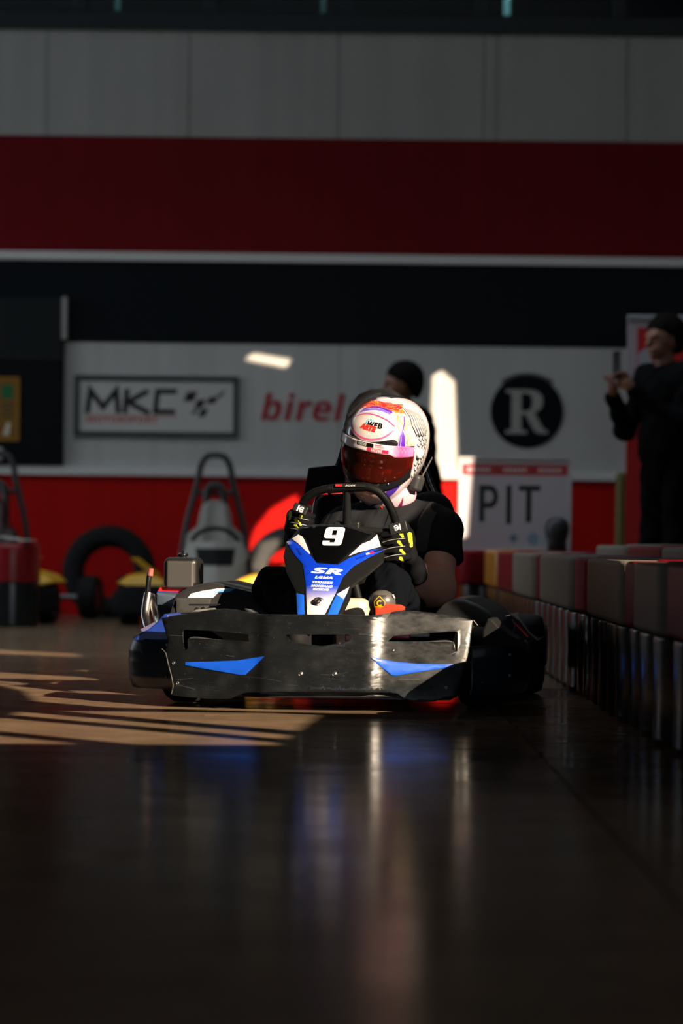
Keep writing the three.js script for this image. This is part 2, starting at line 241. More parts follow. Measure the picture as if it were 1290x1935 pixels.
const blueMat = mat([0.008, 0.09, 0.62], 0.34), blueDeep = mat([0.01, 0.035, 0.24], 0.35), whitePl = mat([0.78, 0.76, 0.73], 0.35), chrome = mat([0.62, 0.6, 0.58], 0.28, { metalness: 1 }), steelMat = mat([0.25, 0.25, 0.25], 0.35, { metalness: 1 }), rubber = mat([0.012, 0.012, 0.012], 0.7, { specularIntensity: 0.4 }), redPl = mat([0.7, 0.02, 0.015], 0.35), greyPl = mat([0.17, 0.165, 0.16], 0.45), beigePl = mat([0.72, 0.58, 0.42], 0.4);
function screw(parent, x, y, z, r = 0.0075, m = steelMat, ry = 0) { const g = lathe([[0, 0.0035], [r * 0.45, 0.0035], [r * 0.5, 0.001], [r * 0.55, 0.0035], [r * 0.85, 0.003], [r, 0]], 18); g.rotateX(PI / 2); obj('screw', mv(g, x, y, z, 0, ry), m, parent); }

// front bumper: one broad moulded plate with three slots, two blue inserts, corner pieces
const planZ = (() => { const n = 400, t = new Float32Array(n + 1); for (let i = 1; i <= n; i++) { const x = (i - 0.5) / n * 0.8, sl = 0.05 + 0.2 * sstep(x, 0.14, 0.2) + 0.42 * Math.exp(-(((x - 0.178) / 0.017) ** 2)) + 1.8 * max(0, x - 0.4); t[i] = t[i - 1] - sl * 0.8 / n; } return (x) => { const a = min(n - 1e-3, abs(x) / 0.8 * n), i = flr(a); return lerp(t[i], t[i + 1], a - i); }; })(); // flat middle, swept wings
const fB = (x, y) => planZ(x) - 0.2 * (y - 0.06) - 0.9 * max(0, y - 0.22) ** 2 - 0.6 * max(0, 0.12 - y) ** 2;
const bumpOut = [[318, 1212], [305, 1168], [330, 1163], [364, 1158], [398, 1152], [424, 1150], [446, 1152], [476, 1159], [500, 1161], [640, 1161], [700, 1163], [724, 1160], [747, 1155], [774, 1154], [815, 1158], [870, 1166], [893, 1172], [888, 1215], [884, 1240], [862, 1318], [838, 1322], [815, 1326], [783, 1326], [764, 1321], [752, 1312], [735, 1309], [640, 1308], [520, 1308], [464, 1309], [452, 1313], [436, 1320], [402, 1321], [347, 1317], [322, 1313], [326, 1296], [312, 1234]];
const slotL = [[342, 1190], [352, 1188], [400, 1190], [471, 1197], [472, 1214], [410, 1210], [357, 1208], [357, 1226], [351, 1231], [346, 1226]];
const slotC = [[538, 1199], [543, 1197], [658, 1197], [666, 1201], [665, 1210], [656, 1215], [608, 1223], [560, 1217], [546, 1212]];
const slotR = [[729, 1213], [743, 1200], [800, 1195], [862, 1191], [867, 1194], [866, 1232], [859, 1234], [855, 1215], [800, 1214]];
const bm = obj('front_bumper', panel(Kn(bumpOut, fB), fB, { holes: [slotL, slotC, slotR].map((s) => Kn(s, fB)), depth: 0.006, bevel: 0.003, edge: 0.016, uv: [-0.62, 0, 0.62, 0.62] }), bumperMat, kart);
for (const s of [slotL, slotC, slotR]) { // rolled rim of each slot
  const c = s.reduce((a, p) => [a[0] + p[0] / s.length, a[1] + p[1] / s.length], [0, 0]);
  obj('slot_rim', tube(s.map(([a, b]) => { const p = Kf(a, b, fB); return V(p[0], p[1], fB(...p) - 0.001); }), 0.0035, true, 90, 8), mat([0.05, 0.05, 0.05], 0.35), bm);
}
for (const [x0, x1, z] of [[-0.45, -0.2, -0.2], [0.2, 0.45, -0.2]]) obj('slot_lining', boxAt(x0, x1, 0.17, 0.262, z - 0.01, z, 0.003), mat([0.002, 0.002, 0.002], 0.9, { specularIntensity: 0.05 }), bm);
obj('slot_bracket', boxAt(0.205, 0.27, 0.222, 0.25, -0.19, -0.17, 0.004), mat([0.55, 0.015, 0.04], 0.3), bm, 'dark red bracket inside the slot'); obj('slot_bracket', boxAt(0.27, 0.33, 0.228, 0.25, -0.19, -0.172, 0.004), mat([0.5, 0.45, 0.46], 0.4), bm, 'pale bracket inside the slot'); obj('slot_bracket', boxAt(0.075, 0.11, 0.212, 0.235, -0.12, -0.1, 0.004), mat([0.4, 0.01, 0.03], 0.3), bm, 'dark red bracket inside the slot');
const finL = [[350, 1251], [400, 1250], [448, 1248], [500, 1240], [482, 1258], [464, 1275], [452, 1275], [400, 1266], [350, 1257]];
const finR = [[701, 1242], [745, 1250], [790, 1254], [858, 1255], [858, 1260], [790, 1270], [748, 1277], [740, 1276], [720, 1260]];
const raised = (f, d) => (x, y) => f(x, y) + d;
for (const f of [finL, finR]) obj('blue_insert', panel(Kn(f, fB), raised(fB, 0.0045), { depth: 0.004, bevel: 0.0015 }), blueMat, bm, 'blue wedge insert');
for (const f of [finL, finR]) { const c = f.reduce((a, p) => [a[0] + p[0] / f.length, a[1] + p[1] / f.length], [0, 0]); obj('insert_recess', panel(Kn(f.map(([a, b]) => [a + (a - c[0]) * 0.03 + sign(a - c[0]) * 2, b + (b - c[1]) * 0.15 + sign(b - c[1]) * 1.5]), fB), raised(fB, 0.0015), { depth: 0.003, bevel: 0.001 }), blackPl, bm); }
function sign(x) { return x < 0 ? -1 : 1; }
for (const [a, b] of [[568, 1274], [632, 1274], [306 + 30, 1291], [329, 1253], [742, 1230], [842, 1300]]) { const p = Kf(a, b, fB); screw(bm, p[0], p[1], fB(...p) + 0.0005, a > 560 && a < 640 ? 0.009 : 0.007); }
obj('lower_lip', panel(Kn([[455, 1311], [752, 1312], [764, 1323], [750, 1318], [455, 1317]], fB), raised(fB, -0.02), { depth: 0.03 }), blackPl, bm);

// corner pieces: curved in plan, ribbed on the outside
function wrapWall(path, y0, y1, th, ribs = 0) { // path: [x, z] points; y0, y1: functions of 0..1
  const c = new THREE.CatmullRomCurve3(path.map(([x, z]) => V(x, 0, z)), false, 'centripetal'), n = 36, m = 22, pos = [], ix = [];
  for (const side of [0, 1]) for (let i = 0; i <= n; i++) for (let j = 0; j <= m; j++) {
    const t = i / n, p = c.getPoint(t), q = c.getTangent(t), s = j / m, a = y0(t), b = y1(t), bulge = 0.02 * (1 - (2 * s - 1) ** 4) + (ribs ? 0.0012 * cos(s * PI * 2 * ribs) : 0), o = (side ? -th : 0) + bulge * 0.8;
    pos.push(p.x + q.z * o, lerp(a, b, s), p.z - q.x * o);
  }
  const A = (s, i, j) => s * (n + 1) * (m + 1) + i * (m + 1) + j, Q = (a, b, d, e) => ix.push(a, b, d, a, d, e);
  for (let i = 0; i < n; i++) for (let j = 0; j < m; j++) { Q(A(0, i, j), A(0, i, j + 1), A(0, i + 1, j + 1), A(0, i + 1, j)); Q(A(1, i, j), A(1, i + 1, j), A(1, i + 1, j + 1), A(1, i, j + 1)); }
  for (let i = 0; i < n; i++) { Q(A(0, i, m), A(1, i, m), A(1, i + 1, m), A(0, i + 1, m)); Q(A(0, i, 0), A(0, i + 1, 0), A(1, i + 1, 0), A(1, i, 0)); }
  for (let j = 0; j < m; j++) { Q(A(0, 0, j), A(1, 0, j), A(1, 0, j + 1), A(0, 0, j + 1)); Q(A(0, n, j), A(0, n, j + 1), A(1, n, j + 1), A(1, n, j)); }
  const g = new THREE.BufferGeometry(); g.setAttribute('position', new THREE.Float32BufferAttribute(pos, 3)); g.setIndex(ix);
  return uvXY(crease(g, 40), 0, 0, 1, 1);
}
const cornerMat = mat([0.012, 0.02, 0.032], 0.32);
for (const s of [-1, 1]) {
  const c = obj('bumper_corner', wrapWall((s < 0 ? [[-0.46, -0.17], [-0.51, -0.2], [-0.58, -0.235], [-0.628, -0.3], [-0.64, -0.46]] : [[0.61, -0.5], [0.6, -0.36], [0.565, -0.26], [0.51, -0.2], [0.46, -0.17]]), () => 0.05, (t) => lerp(0.2, 0.212, abs((s < 0 ? t : 1 - t))) , 0.012, 4), cornerMat, kart);
  for (const y of [0.09, 0.155]) { screw(c, s * 0.497, y, -0.172, 0.006, blackGloss, s * 0.5); screw(c, s * 0.575, y + 0.02, -0.236, 0.005, chrome, s * 0.9); }
  if (s < 0) obj('seam_strip', tube([[306, 1226], [313, 1234], [317, 1250], [327, 1296], [324, 1311]].map(([a, b]) => { const p = Kf(a, b, fB); return V(p[0], p[1], fB(...p) + 0.004); }), 0.0018, false, 40, 8), mat([0.05, 0.05, 0.05], 0.5), c);
}
// wheel arches of blue plastic just behind the corners
for (const s of [-1, 1]) {
  const arch = obj('wheel_arch', extrude([[-0.615, 0.2], [-0.6, 0.222], [-0.57, 0.238], [-0.54, 0.262], [-0.52, 0.285], [-0.505, 0.285], [-0.49, 0.25], [-0.49, 0.2]].map(([x, y]) => [-s * x, y]), 0.2, 0.006).translate(0, 0, -0.44), s < 0 ? blueDeep : blackMatte, kart, s < 0 ? 'blue wheel arch cover' : 'black wheel arch cover');
  if (s < 0) obj('arch_sticker', extrude([[-0.595, 0.236], [-0.55, 0.26], [-0.545, 0.25], [-0.585, 0.222]].map(([x, y]) => [-s * x, y]), 0.002).translate(0, 0, -0.2385), mat([0.12, 0.11, 0.22], 0.4), arch);
}

// nose fairing: a tall leaning shield with a black number field
const xc = (y) => lerp(0.005, 0.045, clamp((y - 0.29) / 0.28, 0, 1));
const fN = (x, y) => -0.13 - (y - 0.29) * 0.95 - 0.42 * (hypot(x - xc(y), 0.03) - 0.03) - 1.2 * max(0, abs(x - xc(y)) - 0.09) ** 2;
const noseOut = [[567, 994], [607, 990], [655, 992], [709, 1008], [720, 1033], [725, 1042], [724, 1064], [694, 1089], [664, 1111], [660, 1135], [646, 1163], [561, 1163], [559, 1117], [541, 1081], [535, 1052], [541, 1024], [549, 1018]];
const nose = obj('nose_fairing', panel(Kn(noseOut, fN), fN, { depth: 0.014, bevel: 0.004, edge: 0.014 }), mat([0.007, 0.0075, 0.008], 0.34, { specularIntensity: 0.5 }), kart);
const uvBox = (pts, f) => { const q = Kn(pts, f); return [min(...q.map((p) => p[0])), min(...q.map((p) => p[1])), max(...q.map((p) => p[0])), max(...q.map((p) => p[1]))]; };
const numOut = [[568, 997], [607, 993], [654, 995], [702, 1010], [681, 1028], [659, 1046], [638, 1065], [598, 1062], [588, 1040], [579, 1016], [567, 1011]];
const fP = raised(fN, 0.0055), nb = uvBox(numOut, fP);
const q9 = Kn([[612, 996], [646, 1031]], fP).map(([x, y]) => [(x - nb[0]) / (nb[2] - nb[0]), 1 - (y - nb[1]) / (nb[3] - nb[1])]);
const numTex = canvasTex(1024, 512, (g, w, h) => {
  g.fillStyle = '#050607'; g.fillRect(0, 0, w, h);
  g.save(); g.translate(q9[0][0] * w, q9[0][1] * h); g.scale((q9[1][0] - q9[0][0]) * w / 100, (q9[1][1] - q9[0][1]) * h / 100); g.transform(1, 0, -0.1, 1, 8, 0);
  g.fillStyle = '#f4f4f2'; g.beginPath(); // a broad, heavy nine
  g.moveTo(24, 0); g.lineTo(80, 0); g.quadraticCurveTo(98, 0, 98, 17); g.lineTo(98, 82); g.quadraticCurveTo(98, 100, 80, 100); g.lineTo(22, 100); g.quadraticCurveTo(4, 100, 4, 84); g.lineTo(4, 74); g.lineTo(38, 74); g.lineTo(38, 83); g.lineTo(62, 83); g.lineTo(62, 61); g.lineTo(22, 61); g.quadraticCurveTo(4, 61, 4, 45); g.lineTo(4, 17); g.quadraticCurveTo(4, 0, 24, 0); g.closePath();
  g.moveTo(40, 17); g.lineTo(40, 43); g.lineTo(62, 43); g.lineTo(62, 17); g.closePath(); g.fill('evenodd'); g.restore();
  g.strokeStyle = '#16181a'; g.lineWidth = 5; g.beginPath(); g.moveTo(60, h * 0.97); g.lineTo(w * 0.5, h * 0.965); g.stroke();
});
obj('number_plate', panel(Kn(numOut, fP), fP, { depth: 0.004, bevel: 0.0015, uv: nb, edge: 0.014 }), mat('#ffffff', 0.22, { map: numTex }), nose, 'black number field with a white nine');
for (const t of [[[551, 1018], [563, 1010], [571, 1014], [575, 1021], [586, 1047], [583, 1046], [563, 1027]], [[658, 1051], [683, 1028], [700, 1021], [712, 1010], [719, 1033], [707, 1036], [676, 1044]]])
  obj('white_insert', panel(Kn(t, fP), fP, { depth: 0.004, bevel: 0.0015 }), whitePl, nose, 'white corner insert');
const blueOut = [[541, 1024], [549, 1020], [563, 1029], [586, 1049], [598, 1064], [638, 1067], [660, 1054], [694, 1040], [708, 1038], [723, 1036], [723, 1041], [700, 1052], [668, 1070], [648, 1090], [634, 1121], [612, 1164], [580, 1164], [578, 1108], [572, 1066], [556, 1048]];
const bb = uvBox(blueOut, fP);
const uvPx = (a, b) => { const p = Kf(a, b, fP); return [(p[0] - bb[0]) / (bb[2] - bb[0]), 1 - (p[1] - bb[1]) / (bb[3] - bb[1])]; };
const blueTex = canvasTex(1024, 1024, (g, w, h) => {
  const P = (a, b) => { const q = uvPx(a, b); return [q[0] * w, q[1] * h]; };
  g.fillStyle = '#0d3ccd'; g.fillRect(0, 0, w, h);
  const [, yA] = P(600, 1104), [, yB] = P(600, 1152), cell = 15; g.fillStyle = '#efe6e0';
  for (let r = 0, y = yA; y < h; y += cell * 0.62, r++) for (let x = (r % 2) * cell * 0.5; x < w; x += cell) { const s = clamp((y - yA) / (yB - yA), 0, 1) ** 0.8 * cell * 0.58; if (s > 0.8) { g.beginPath(); g.arc(x, y, s, 0, 7); g.fill(); } }
  { const e = P(541, 1024); for (let i = 0; i < 10; i++) for (let j = 0; j < 6; j++) { g.beginPath(); g.arc(e[0] + i * 8, e[1] + j * 8 - 6, max(0, 3.4 - i * 0.3), 0, 7); g.fill(); } }
  const text = (s, a, b, hpx, wpx, col, sk = -0.25, rot = 0.035, font = 'bold') => { const [x, y] = P(a, b), [x2] = P(a + wpx, b), [, y2] = P(a, b + hpx); g.save(); g.translate(x, y); g.rotate(rot); g.transform(1, 0, sk, 1, 0, 0); g.font = font + ' 100px sans-serif'; const m = g.measureText(s).width; g.scale((x2 - x) / m, (y2 - y) / 73); g.fillStyle = col; g.textBaseline = 'alphabetic'; g.lineWidth = 6; g.strokeStyle = col; g.strokeText(s, 0, 0); g.fillText(s, 0, 0); g.restore(); };
  text('SR', 586, 1082, 10.5, 57, '#f3f1f2', -0.55, 0.06);
  text('LGMA', 594, 1092.5, 4.3, 34, '#f3f1f2'); text('TEKNEEX', 589, 1101.5, 4, 39, '#f3f1f2', -0.1); text('MONZANO', 587, 1108.5, 4, 41, '#f3f1f2', -0.2); text('BOXVS', 590, 1115, 4, 31, '#f3f1f2', -0.2);
  text('BOXER', 558, 1036, 3, 20, '#0a1c66', -0.2, 1.0); text('MONZA', 672, 1058, 3, 22, '#0a1c66', -0.2, -0.5);
  { const [x, y] = P(697, 1046), [x2, y2] = P(724, 1035); g.save(); g.translate(x, y); g.rotate(-0.42); g.fillStyle = '#b9a9c0'; g.fillRect(-30, -16, 100, 26); g.fillStyle = '#d61a3c'; g.fillRect(8, -16, 46, 26); g.fillStyle = '#1a1d2b'; g.fillRect(50, -18, 120, 26); g.restore(); }
  { const [x, y] = P(610, 1152); g.save(); g.translate(x, y); g.rotate(-0.3); g.fillStyle = 'rgba(170,90,70,.7)'; g.fillRect(0, 0, 34, 6); g.restore(); }
});
obj('blue_panel', panel(Kn(blueOut, fP), fP, { depth: 0.004, bevel: 0.001, uv: bb, edge: 0.014 }), mat('#ffffff', 0.25, { map: blueTex, clearcoat: 0.3 }), nose, 'blue front panel with white lettering and dots');
for (const t of [[[660, 1109], [655, 1122], [646, 1142], [637, 1163], [618, 1163], [626, 1143], [636, 1122]], [[560, 1121], [574, 1124], [575, 1163], [562, 1163]]])
  obj('lower_insert', panel(Kn(t, fP), fP, { depth: 0.004, bevel: 0.0015 }), mat([0.012, 0.11, 0.66], 0.3), nose, 'blue lower insert');
obj('insert_tip', panel(Kn([[660, 1109], [655, 1122], [649, 1132], [636, 1123]], fP), raised(fN, 0.008), { depth: 0.003, bevel: 0.0008 }), mat([0.66, 0.62, 0.66], 0.35), nose, 'white dotted tip');
{ const p = Kf(601, 1137, fP), q = lathe([[0, 0.006], [0.005, 0.006], [0.0065, 0.002], [0.0095, 0.006], [0.0115, 0.004], [0.012, 0]], 20); q.rotateX(PI / 2 - 0.75); obj('mount_bolt', mv(q, p[0], p[1], fP(...p) + 0.001), chrome, nose); obj('bolt_cup', lathe([[0.0125, 0], [0.0165, 0.003], [0.018, 0]], 20).rotateX(PI / 2 - 0.75).translate(p[0], p[1], fP(...p) + 0.001), blackGloss, nose); }
// side walls and steering column behind the shield
const colA = K(648, 1010, -0.66), colB = V(0.02, 0.12, -0.3);
obj('steering_column', rod(colB, colA, 0.012), steelMat, kart);
obj('column_support', [rod(V(-0.12, 0.06, -0.35), V(0.03, 0.4, -0.5), 0.012), rod(V(0.16, 0.06, -0.35), V(0.05, 0.4, -0.5), 0.012)], blackPl, kart);

// steering wheel
const wZ = (py) => -0.64 - (py - 990) * 0.0006;
const wp3 = [[577, 1000], [568, 968], [575, 946], [592, 932], [618, 924], [650, 922], [690, 920], [714, 929], [733, 951], [746, 982], [752, 1012], [740, 1050], [700, 1076], [650, 1080], [605, 1062], [586, 1030]].map(([a, b]) => K(a, b, wZ(b)));
const sw = obj('steering_wheel', tube(wp3, 0.0138, true, 160, 16), mat([0.0045, 0.005, 0.0055], 0.5, { specularIntensity: 0.2, bumpMap: dataTex(256, 256, (u, v) => N64(u * 60, v * 60)), bumpScale: 0.0006 }), kart);
{ const hub = K(655, 1002, -0.66);
  for (const [a, b] of [[655, 922], [582, 1015], [748, 1005]]) obj('spoke', rod(hub, K(a, b, wZ(b)), 0.016, 0.011), blackPl, sw);
  obj('hub', box(0.09, 0.06, 0.03, hub.x, hub.y, hub.z, 0.01), blackPl, sw);
  obj('top_grip', tube([[622, 924], [650, 922], [690, 920]].map(([a, b]) => K(a, b, wZ(b))), 0.0152, false, 30, 16), mat([0.0045, 0.005, 0.0055], 0.45, { specularIntensity: 0.25, bumpMap: dataTex(256, 16, (u) => (sin(u * PI * 2 * 30) > 0.4 ? 0 : 1)), bumpScale: 0.0008 }), sw);
  const lab = K(668, 915, wZ(915) + 0.016), lt = canvasTex(256, 48, (g, w, h) => { g.fillStyle = '#0b0b0c'; g.fillRect(0, 0, w, h); g.fillStyle = '#c01818'; g.fillRect(4, 6, 56, 34); g.fillStyle = '#b9b9b9'; g.font = 'italic bold 36px sans-serif'; g.fillText('SODI', 84, 37); });
  obj('rim_label', mv(new THREE.PlaneGeometry(0.1, 0.011), lab.x - 0.012, lab.y - 0.004, lab.z - 0.003, -0.5), mat('#ffffff', 0.5, { map: lt }), sw);
  obj('red_button', mv(new THREE.SphereGeometry(0.005, 12, 8), ...K(720, 959, -0.66).toArray()), redPl, sw);
  for (const [a, b, w] of [[636, 872 + 60, 22], [612, 934, 14]]) { const p = K(a, b, -0.66); obj('switch', box(w * 0.0017, 0.006, 0.012, p.x, p.y, p.z, 0.002), redPl, sw); }
}
// seat, headrest and roll hoop behind the driver
{ const seat = obj('seat', nets((p) => { const back = union(0.06, [capD(p, V(-0.13, 0.2, -1.2), V(-0.12, 0.62, -1.3), 0.11, 0.08), capD(p, V(0.2, 0.2, -1.2), V(0.22, 0.62, -1.3), 0.11, 0.08), capD(p, V(0.04, 0.16, -1.2), V(0.05, 0.66, -1.31), 0.14, 0.1), capD(p, V(0.04, 0.14, -0.85), V(0.04, 0.14, -1.2), 0.14, 0.15), capD(p, V(-0.17, 0.2, -0.85), V(-0.17, 0.26, -1.2), 0.05, 0.06), capD(p, V(0.25, 0.2, -0.85), V(0.25, 0.26, -1.2), 0.05, 0.06)]), hollow = union(0.05, [capD(p, V(0.04, 0.24, -0.8), V(0.04, 0.26, -1.12), 0.15, 0.16), capD(p, V(0.04, 0.3, -1.1), V(0.05, 0.8, -1.2), 0.15, 0.17)]); return max(back, -hollow); }, V(-0.35, 0.02, -1.5), V(0.4, 0.8, -0.7), 0.018), blackMatte, kart);
  const hz = -1.34;
  const loop = [[596, 1000], [600, 950], [622, 920], [646, 860], [660, 790], [684, 752], [720, 743], [757, 755], [778, 800], [793, 860], [812, 915], [826, 950], [834, 990]].map(([a, b]) => K(a, b, hz));
  const hoop = obj('roll_hoop', tube(loop, 0.015, false, 120, 16), blackGloss, kart);
  const padO = [[652, 835], [655, 800], [664, 770], [682, 747], [705, 737], [730, 735], [752, 741], [770, 755], [786, 790], [794, 840], [775, 870], [690, 880]];
  obj('headrest', panel(padO.map(([a, b]) => { const p = K(a, b, hz); return [p.x, p.y]; }), (x, y) => hz + 0.07, { depth: 0.07, bevel: 0.015 }), mat([0.008, 0.008, 0.009], 0.5, { specularIntensity: 0.4 }), hoop);
  const sideO = [[583, 884], [610, 881], [636, 879], [640, 866], [652, 830], [650, 905], [643, 925], [600, 930], [572, 952], [575, 925]], sideH = [[611, 905], [627, 904], [627, 912], [610, 914]];
  const xy = (l, z) => l.map(([a, b]) => { const p = K(a, b, z); return [p.x, p.y]; });
  obj('side_bolster', panel(xy(sideO, -1.22), flat(-1.22), { holes: [xy(sideH, -1.22)], depth: 0.05, bevel: 0.008 }), blackMatte, kart);
  obj('hoop_brace', rod(V(-0.2, 0.14, -1.3), K(600, 950, hz), 0.014), blackGloss, hoop); obj('hoop_brace', rod(V(0.3, 0.14, -1.3), K(834, 990, hz), 0.014), blackGloss, hoop);
}
// floor tray, frame rails, axle
obj('floor_tray', boxAt(-0.36, 0.4, 0.035, 0.045, -1.0, -0.12), mat([0.05, 0.05, 0.05], 0.5, { metalness: 0.6 }), kart);
for (const s of [-1, 1]) obj('frame_rail', tube([V(s * 0.2, 0.055, -0.1), V(s * 0.36, 0.055, -0.42), V(s * 0.3, 0.055, -0.9), V(s * 0.3, 0.06, -1.5)], 0.015), blackPl, kart);
obj('rear_axle', rod(V(-0.52, 0.135, -1.3), V(0.52, 0.135, -1.3), 0.018), steelMat, kart);
for (const s of [-1, 1]) obj('stub_axle', rod(V(s * 0.3, 0.125, -0.38), V(s * 0.46, 0.125, -0.38), 0.014), steelMat, kart);
// wheels
function wheel(x, z, r, w, steer) {
  const t = obj('wheel', mv(lathe([[r * 0.54, -w * 0.42], [r * 0.7, -w * 0.5], [r * 0.92, -w * 0.46], [r, -w * 0.3], [r, w * 0.3], [r * 0.92, w * 0.46], [r * 0.7, w * 0.5], [r * 0.54, w * 0.42]], 44).rotateZ(PI / 2), x, r, z, 0, steer), rubber, kart);
  obj('rim', mv(lathe([[0.02, -w * 0.2], [r * 0.4, -w * 0.28], [r * 0.55, -w * 0.42], [r * 0.56, w * 0.42], [r * 0.4, w * 0.28], [0.02, w * 0.2]], 32).rotateZ(PI / 2), x, r, z, 0, steer), steelMat, t);
  obj('hub_nut', mv(lathe([[0, -0.07], [0.018, -0.07], [0.022, -0.04], [0.022, 0.04], [0.018, 0.07], [0, 0.07]], 6).rotateZ(PI / 2), x, r, z, 0, steer), chrome, t);
}
wheel(-0.47, -0.38, 0.128, 0.11, -0.2); wheel(0.475, -0.38, 0.128, 0.115, -0.2); wheel(-0.52, -1.3, 0.138, 0.17, 0); wheel(0.53, -1.3, 0.138, 0.17, 0);
// left-hand pod with white flash, fuel canister and rods (picture left)
const flatXY = (l, z) => l.map(([a, b]) => { const p = K(a, b, z); return [p.x, p.y]; });
{ const z0 = -0.58;
  const pod = obj('side_pod', panel(flatXY([[318, 1172], [324, 1150], [330, 1124], [352, 1110], [386, 1101], [400, 1101], [440, 1110], [478, 1119], [505, 1130], [515, 1172]], z0), (x, y) => z0 - 0.5 * max(0, y - 0.29), { depth: 0.5, bevel: 0.01, edge: 0.06 }), mat([0.02, 0.02, 0.021], 0.42), kart);
  obj('white_flash', panel(flatXY([[352, 1130], [358, 1122], [378, 1117], [410, 1112], [446, 1112], [425, 1117], [408, 1121], [400, 1130]], z0 + 0.013), (x, y) => z0 + 0.013 - 0.5 * max(0, y - 0.29), { depth: 0.005 }), whitePl, pod, 'white flash on the pod');
  obj('blue_flash', panel(flatXY([[402, 1120], [420, 1114], [446, 1111], [430, 1119]], z0 + 0.007), (x, y) => z0 + 0.015 - 0.5 * max(0, y - 0.29), { depth: 0.004 }), mat([0.1, 0.35, 0.75], 0.35), pod);
  obj('pod_face', panel(flatXY([[334, 1130], [400, 1131], [396, 1146], [380, 1158], [334, 1158]], z0 + 0.006), flat(z0 + 0.013), { depth: 0.006 }), mat([0.045, 0.044, 0.043], 0.45), pod);
  obj('pod_slot', panel(flatXY([[358, 1141], [425, 1141], [425, 1144], [358, 1144]], z0 + 0.009), flat(z0 + 0.015), { depth: 0.004 }), blackMatte, pod);
  for (const [a, b] of [[372, 1150], [384, 1149]]) { const p = K(a, b, z0 + 0.0155); screw(pod, p.x, p.y, p.z, 0.005, blackMatte); }
  obj('pod_chip', panel(flatXY([[363, 1156], [370, 1152], [403, 1149], [408, 1153], [380, 1157]], -0.3), flat(-0.3), { depth: 0.03, bevel: 0.003 }), mat([0.16, 0.155, 0.15], 0.5), kart);
  obj('pod_chip', panel(flatXY([[462, 1150], [474, 1152], [486, 1159], [468, 1159]], -0.3), flat(-0.3), { depth: 0.03, bevel: 0.003 }), chrome, kart);
  // red and blue flank piece with grey bracket
  const flank = obj('flank_piece', panel(flatXY([[297, 1118], [302, 1110], [340, 1102], [368, 1101], [350, 1112], [336, 1120]], -0.9), flat(-0.9), { depth: 0.12, bevel: 0.006 }), redPl, kart, 'red flank piece');
  obj('blue_edge', panel(flatXY([[297, 1117], [336, 1119], [330, 1125], [296, 1123]], -0.88), flat(-0.88), { depth: 0.12, bevel: 0.004 }), blueDeep, flank);
  obj('flank_bracket', panel(flatXY([[296, 1120], [328, 1124], [335, 1134], [332, 1147], [296, 1143]], -0.7), flat(-0.7), { depth: 0.2, bevel: 0.008 }), mat([0.05, 0.07, 0.1], 0.4), flank);
  // translucent canister
  const cz = -0.95, cc = K(347, 1082, cz), cn = obj('canister', new RoundedBoxGeometry(0.118, 0.105, 0.14, 5, 0.022).translate(cc.x, cc.y, cc.z), mat([0.01, 0.01, 0.01], 0.4), kart, 'dark canister with a grey face');
  obj('canister_face', new RoundedBoxGeometry(0.094, 0.092, 0.02, 4, 0.008).translate(cc.x, cc.y - 0.006, cc.z + 0.065), mat([0.055, 0.053, 0.05], 0.42), cn);
  obj('filler_cap', lathe([[0, 0.022], [0.004, 0.022], [0.004, 0.012], [0.016, 0.012], [0.019, 0.008], [0.019, 0.003], [0.014, 0.001], [0.014, -0.006]], 24).translate(cc.x, cc.y + 0.055, cc.z + 0.02), blackGloss, cn);
  // lever and exhaust bends
  const L = (a, b, z) => K(a, b, z);
  const lv = obj('side_lever', tube([L(283, 1075, -0.8), L(281, 1095, -0.8), L(278, 1130, -0.8), L(274, 1160, -0.8), L(274, 1190, -0.8)], 0.009), blackGloss, kart);
  obj('lever_tip', tube([L(284.5, 1074, -0.795), L(283.5, 1088, -0.795)], 0.0098), mat([0.5, 0.12, 0.1], 0.3), lv);
  obj('exhaust_bend', tube([L(280, 1122, -0.72), L(276, 1145, -0.7), L(275, 1165, -0.68), L(280, 1186, -0.64), L(286, 1206, -0.6)], 0.0145), chrome, kart);
  obj('exhaust_bend', tube([L(286, 1126, -0.74), L(291, 1148, -0.7), L(296, 1168, -0.66), L(299, 1186, -0.6), L(299, 1202, -0.56)], 0.0125), chrome, kart);
}
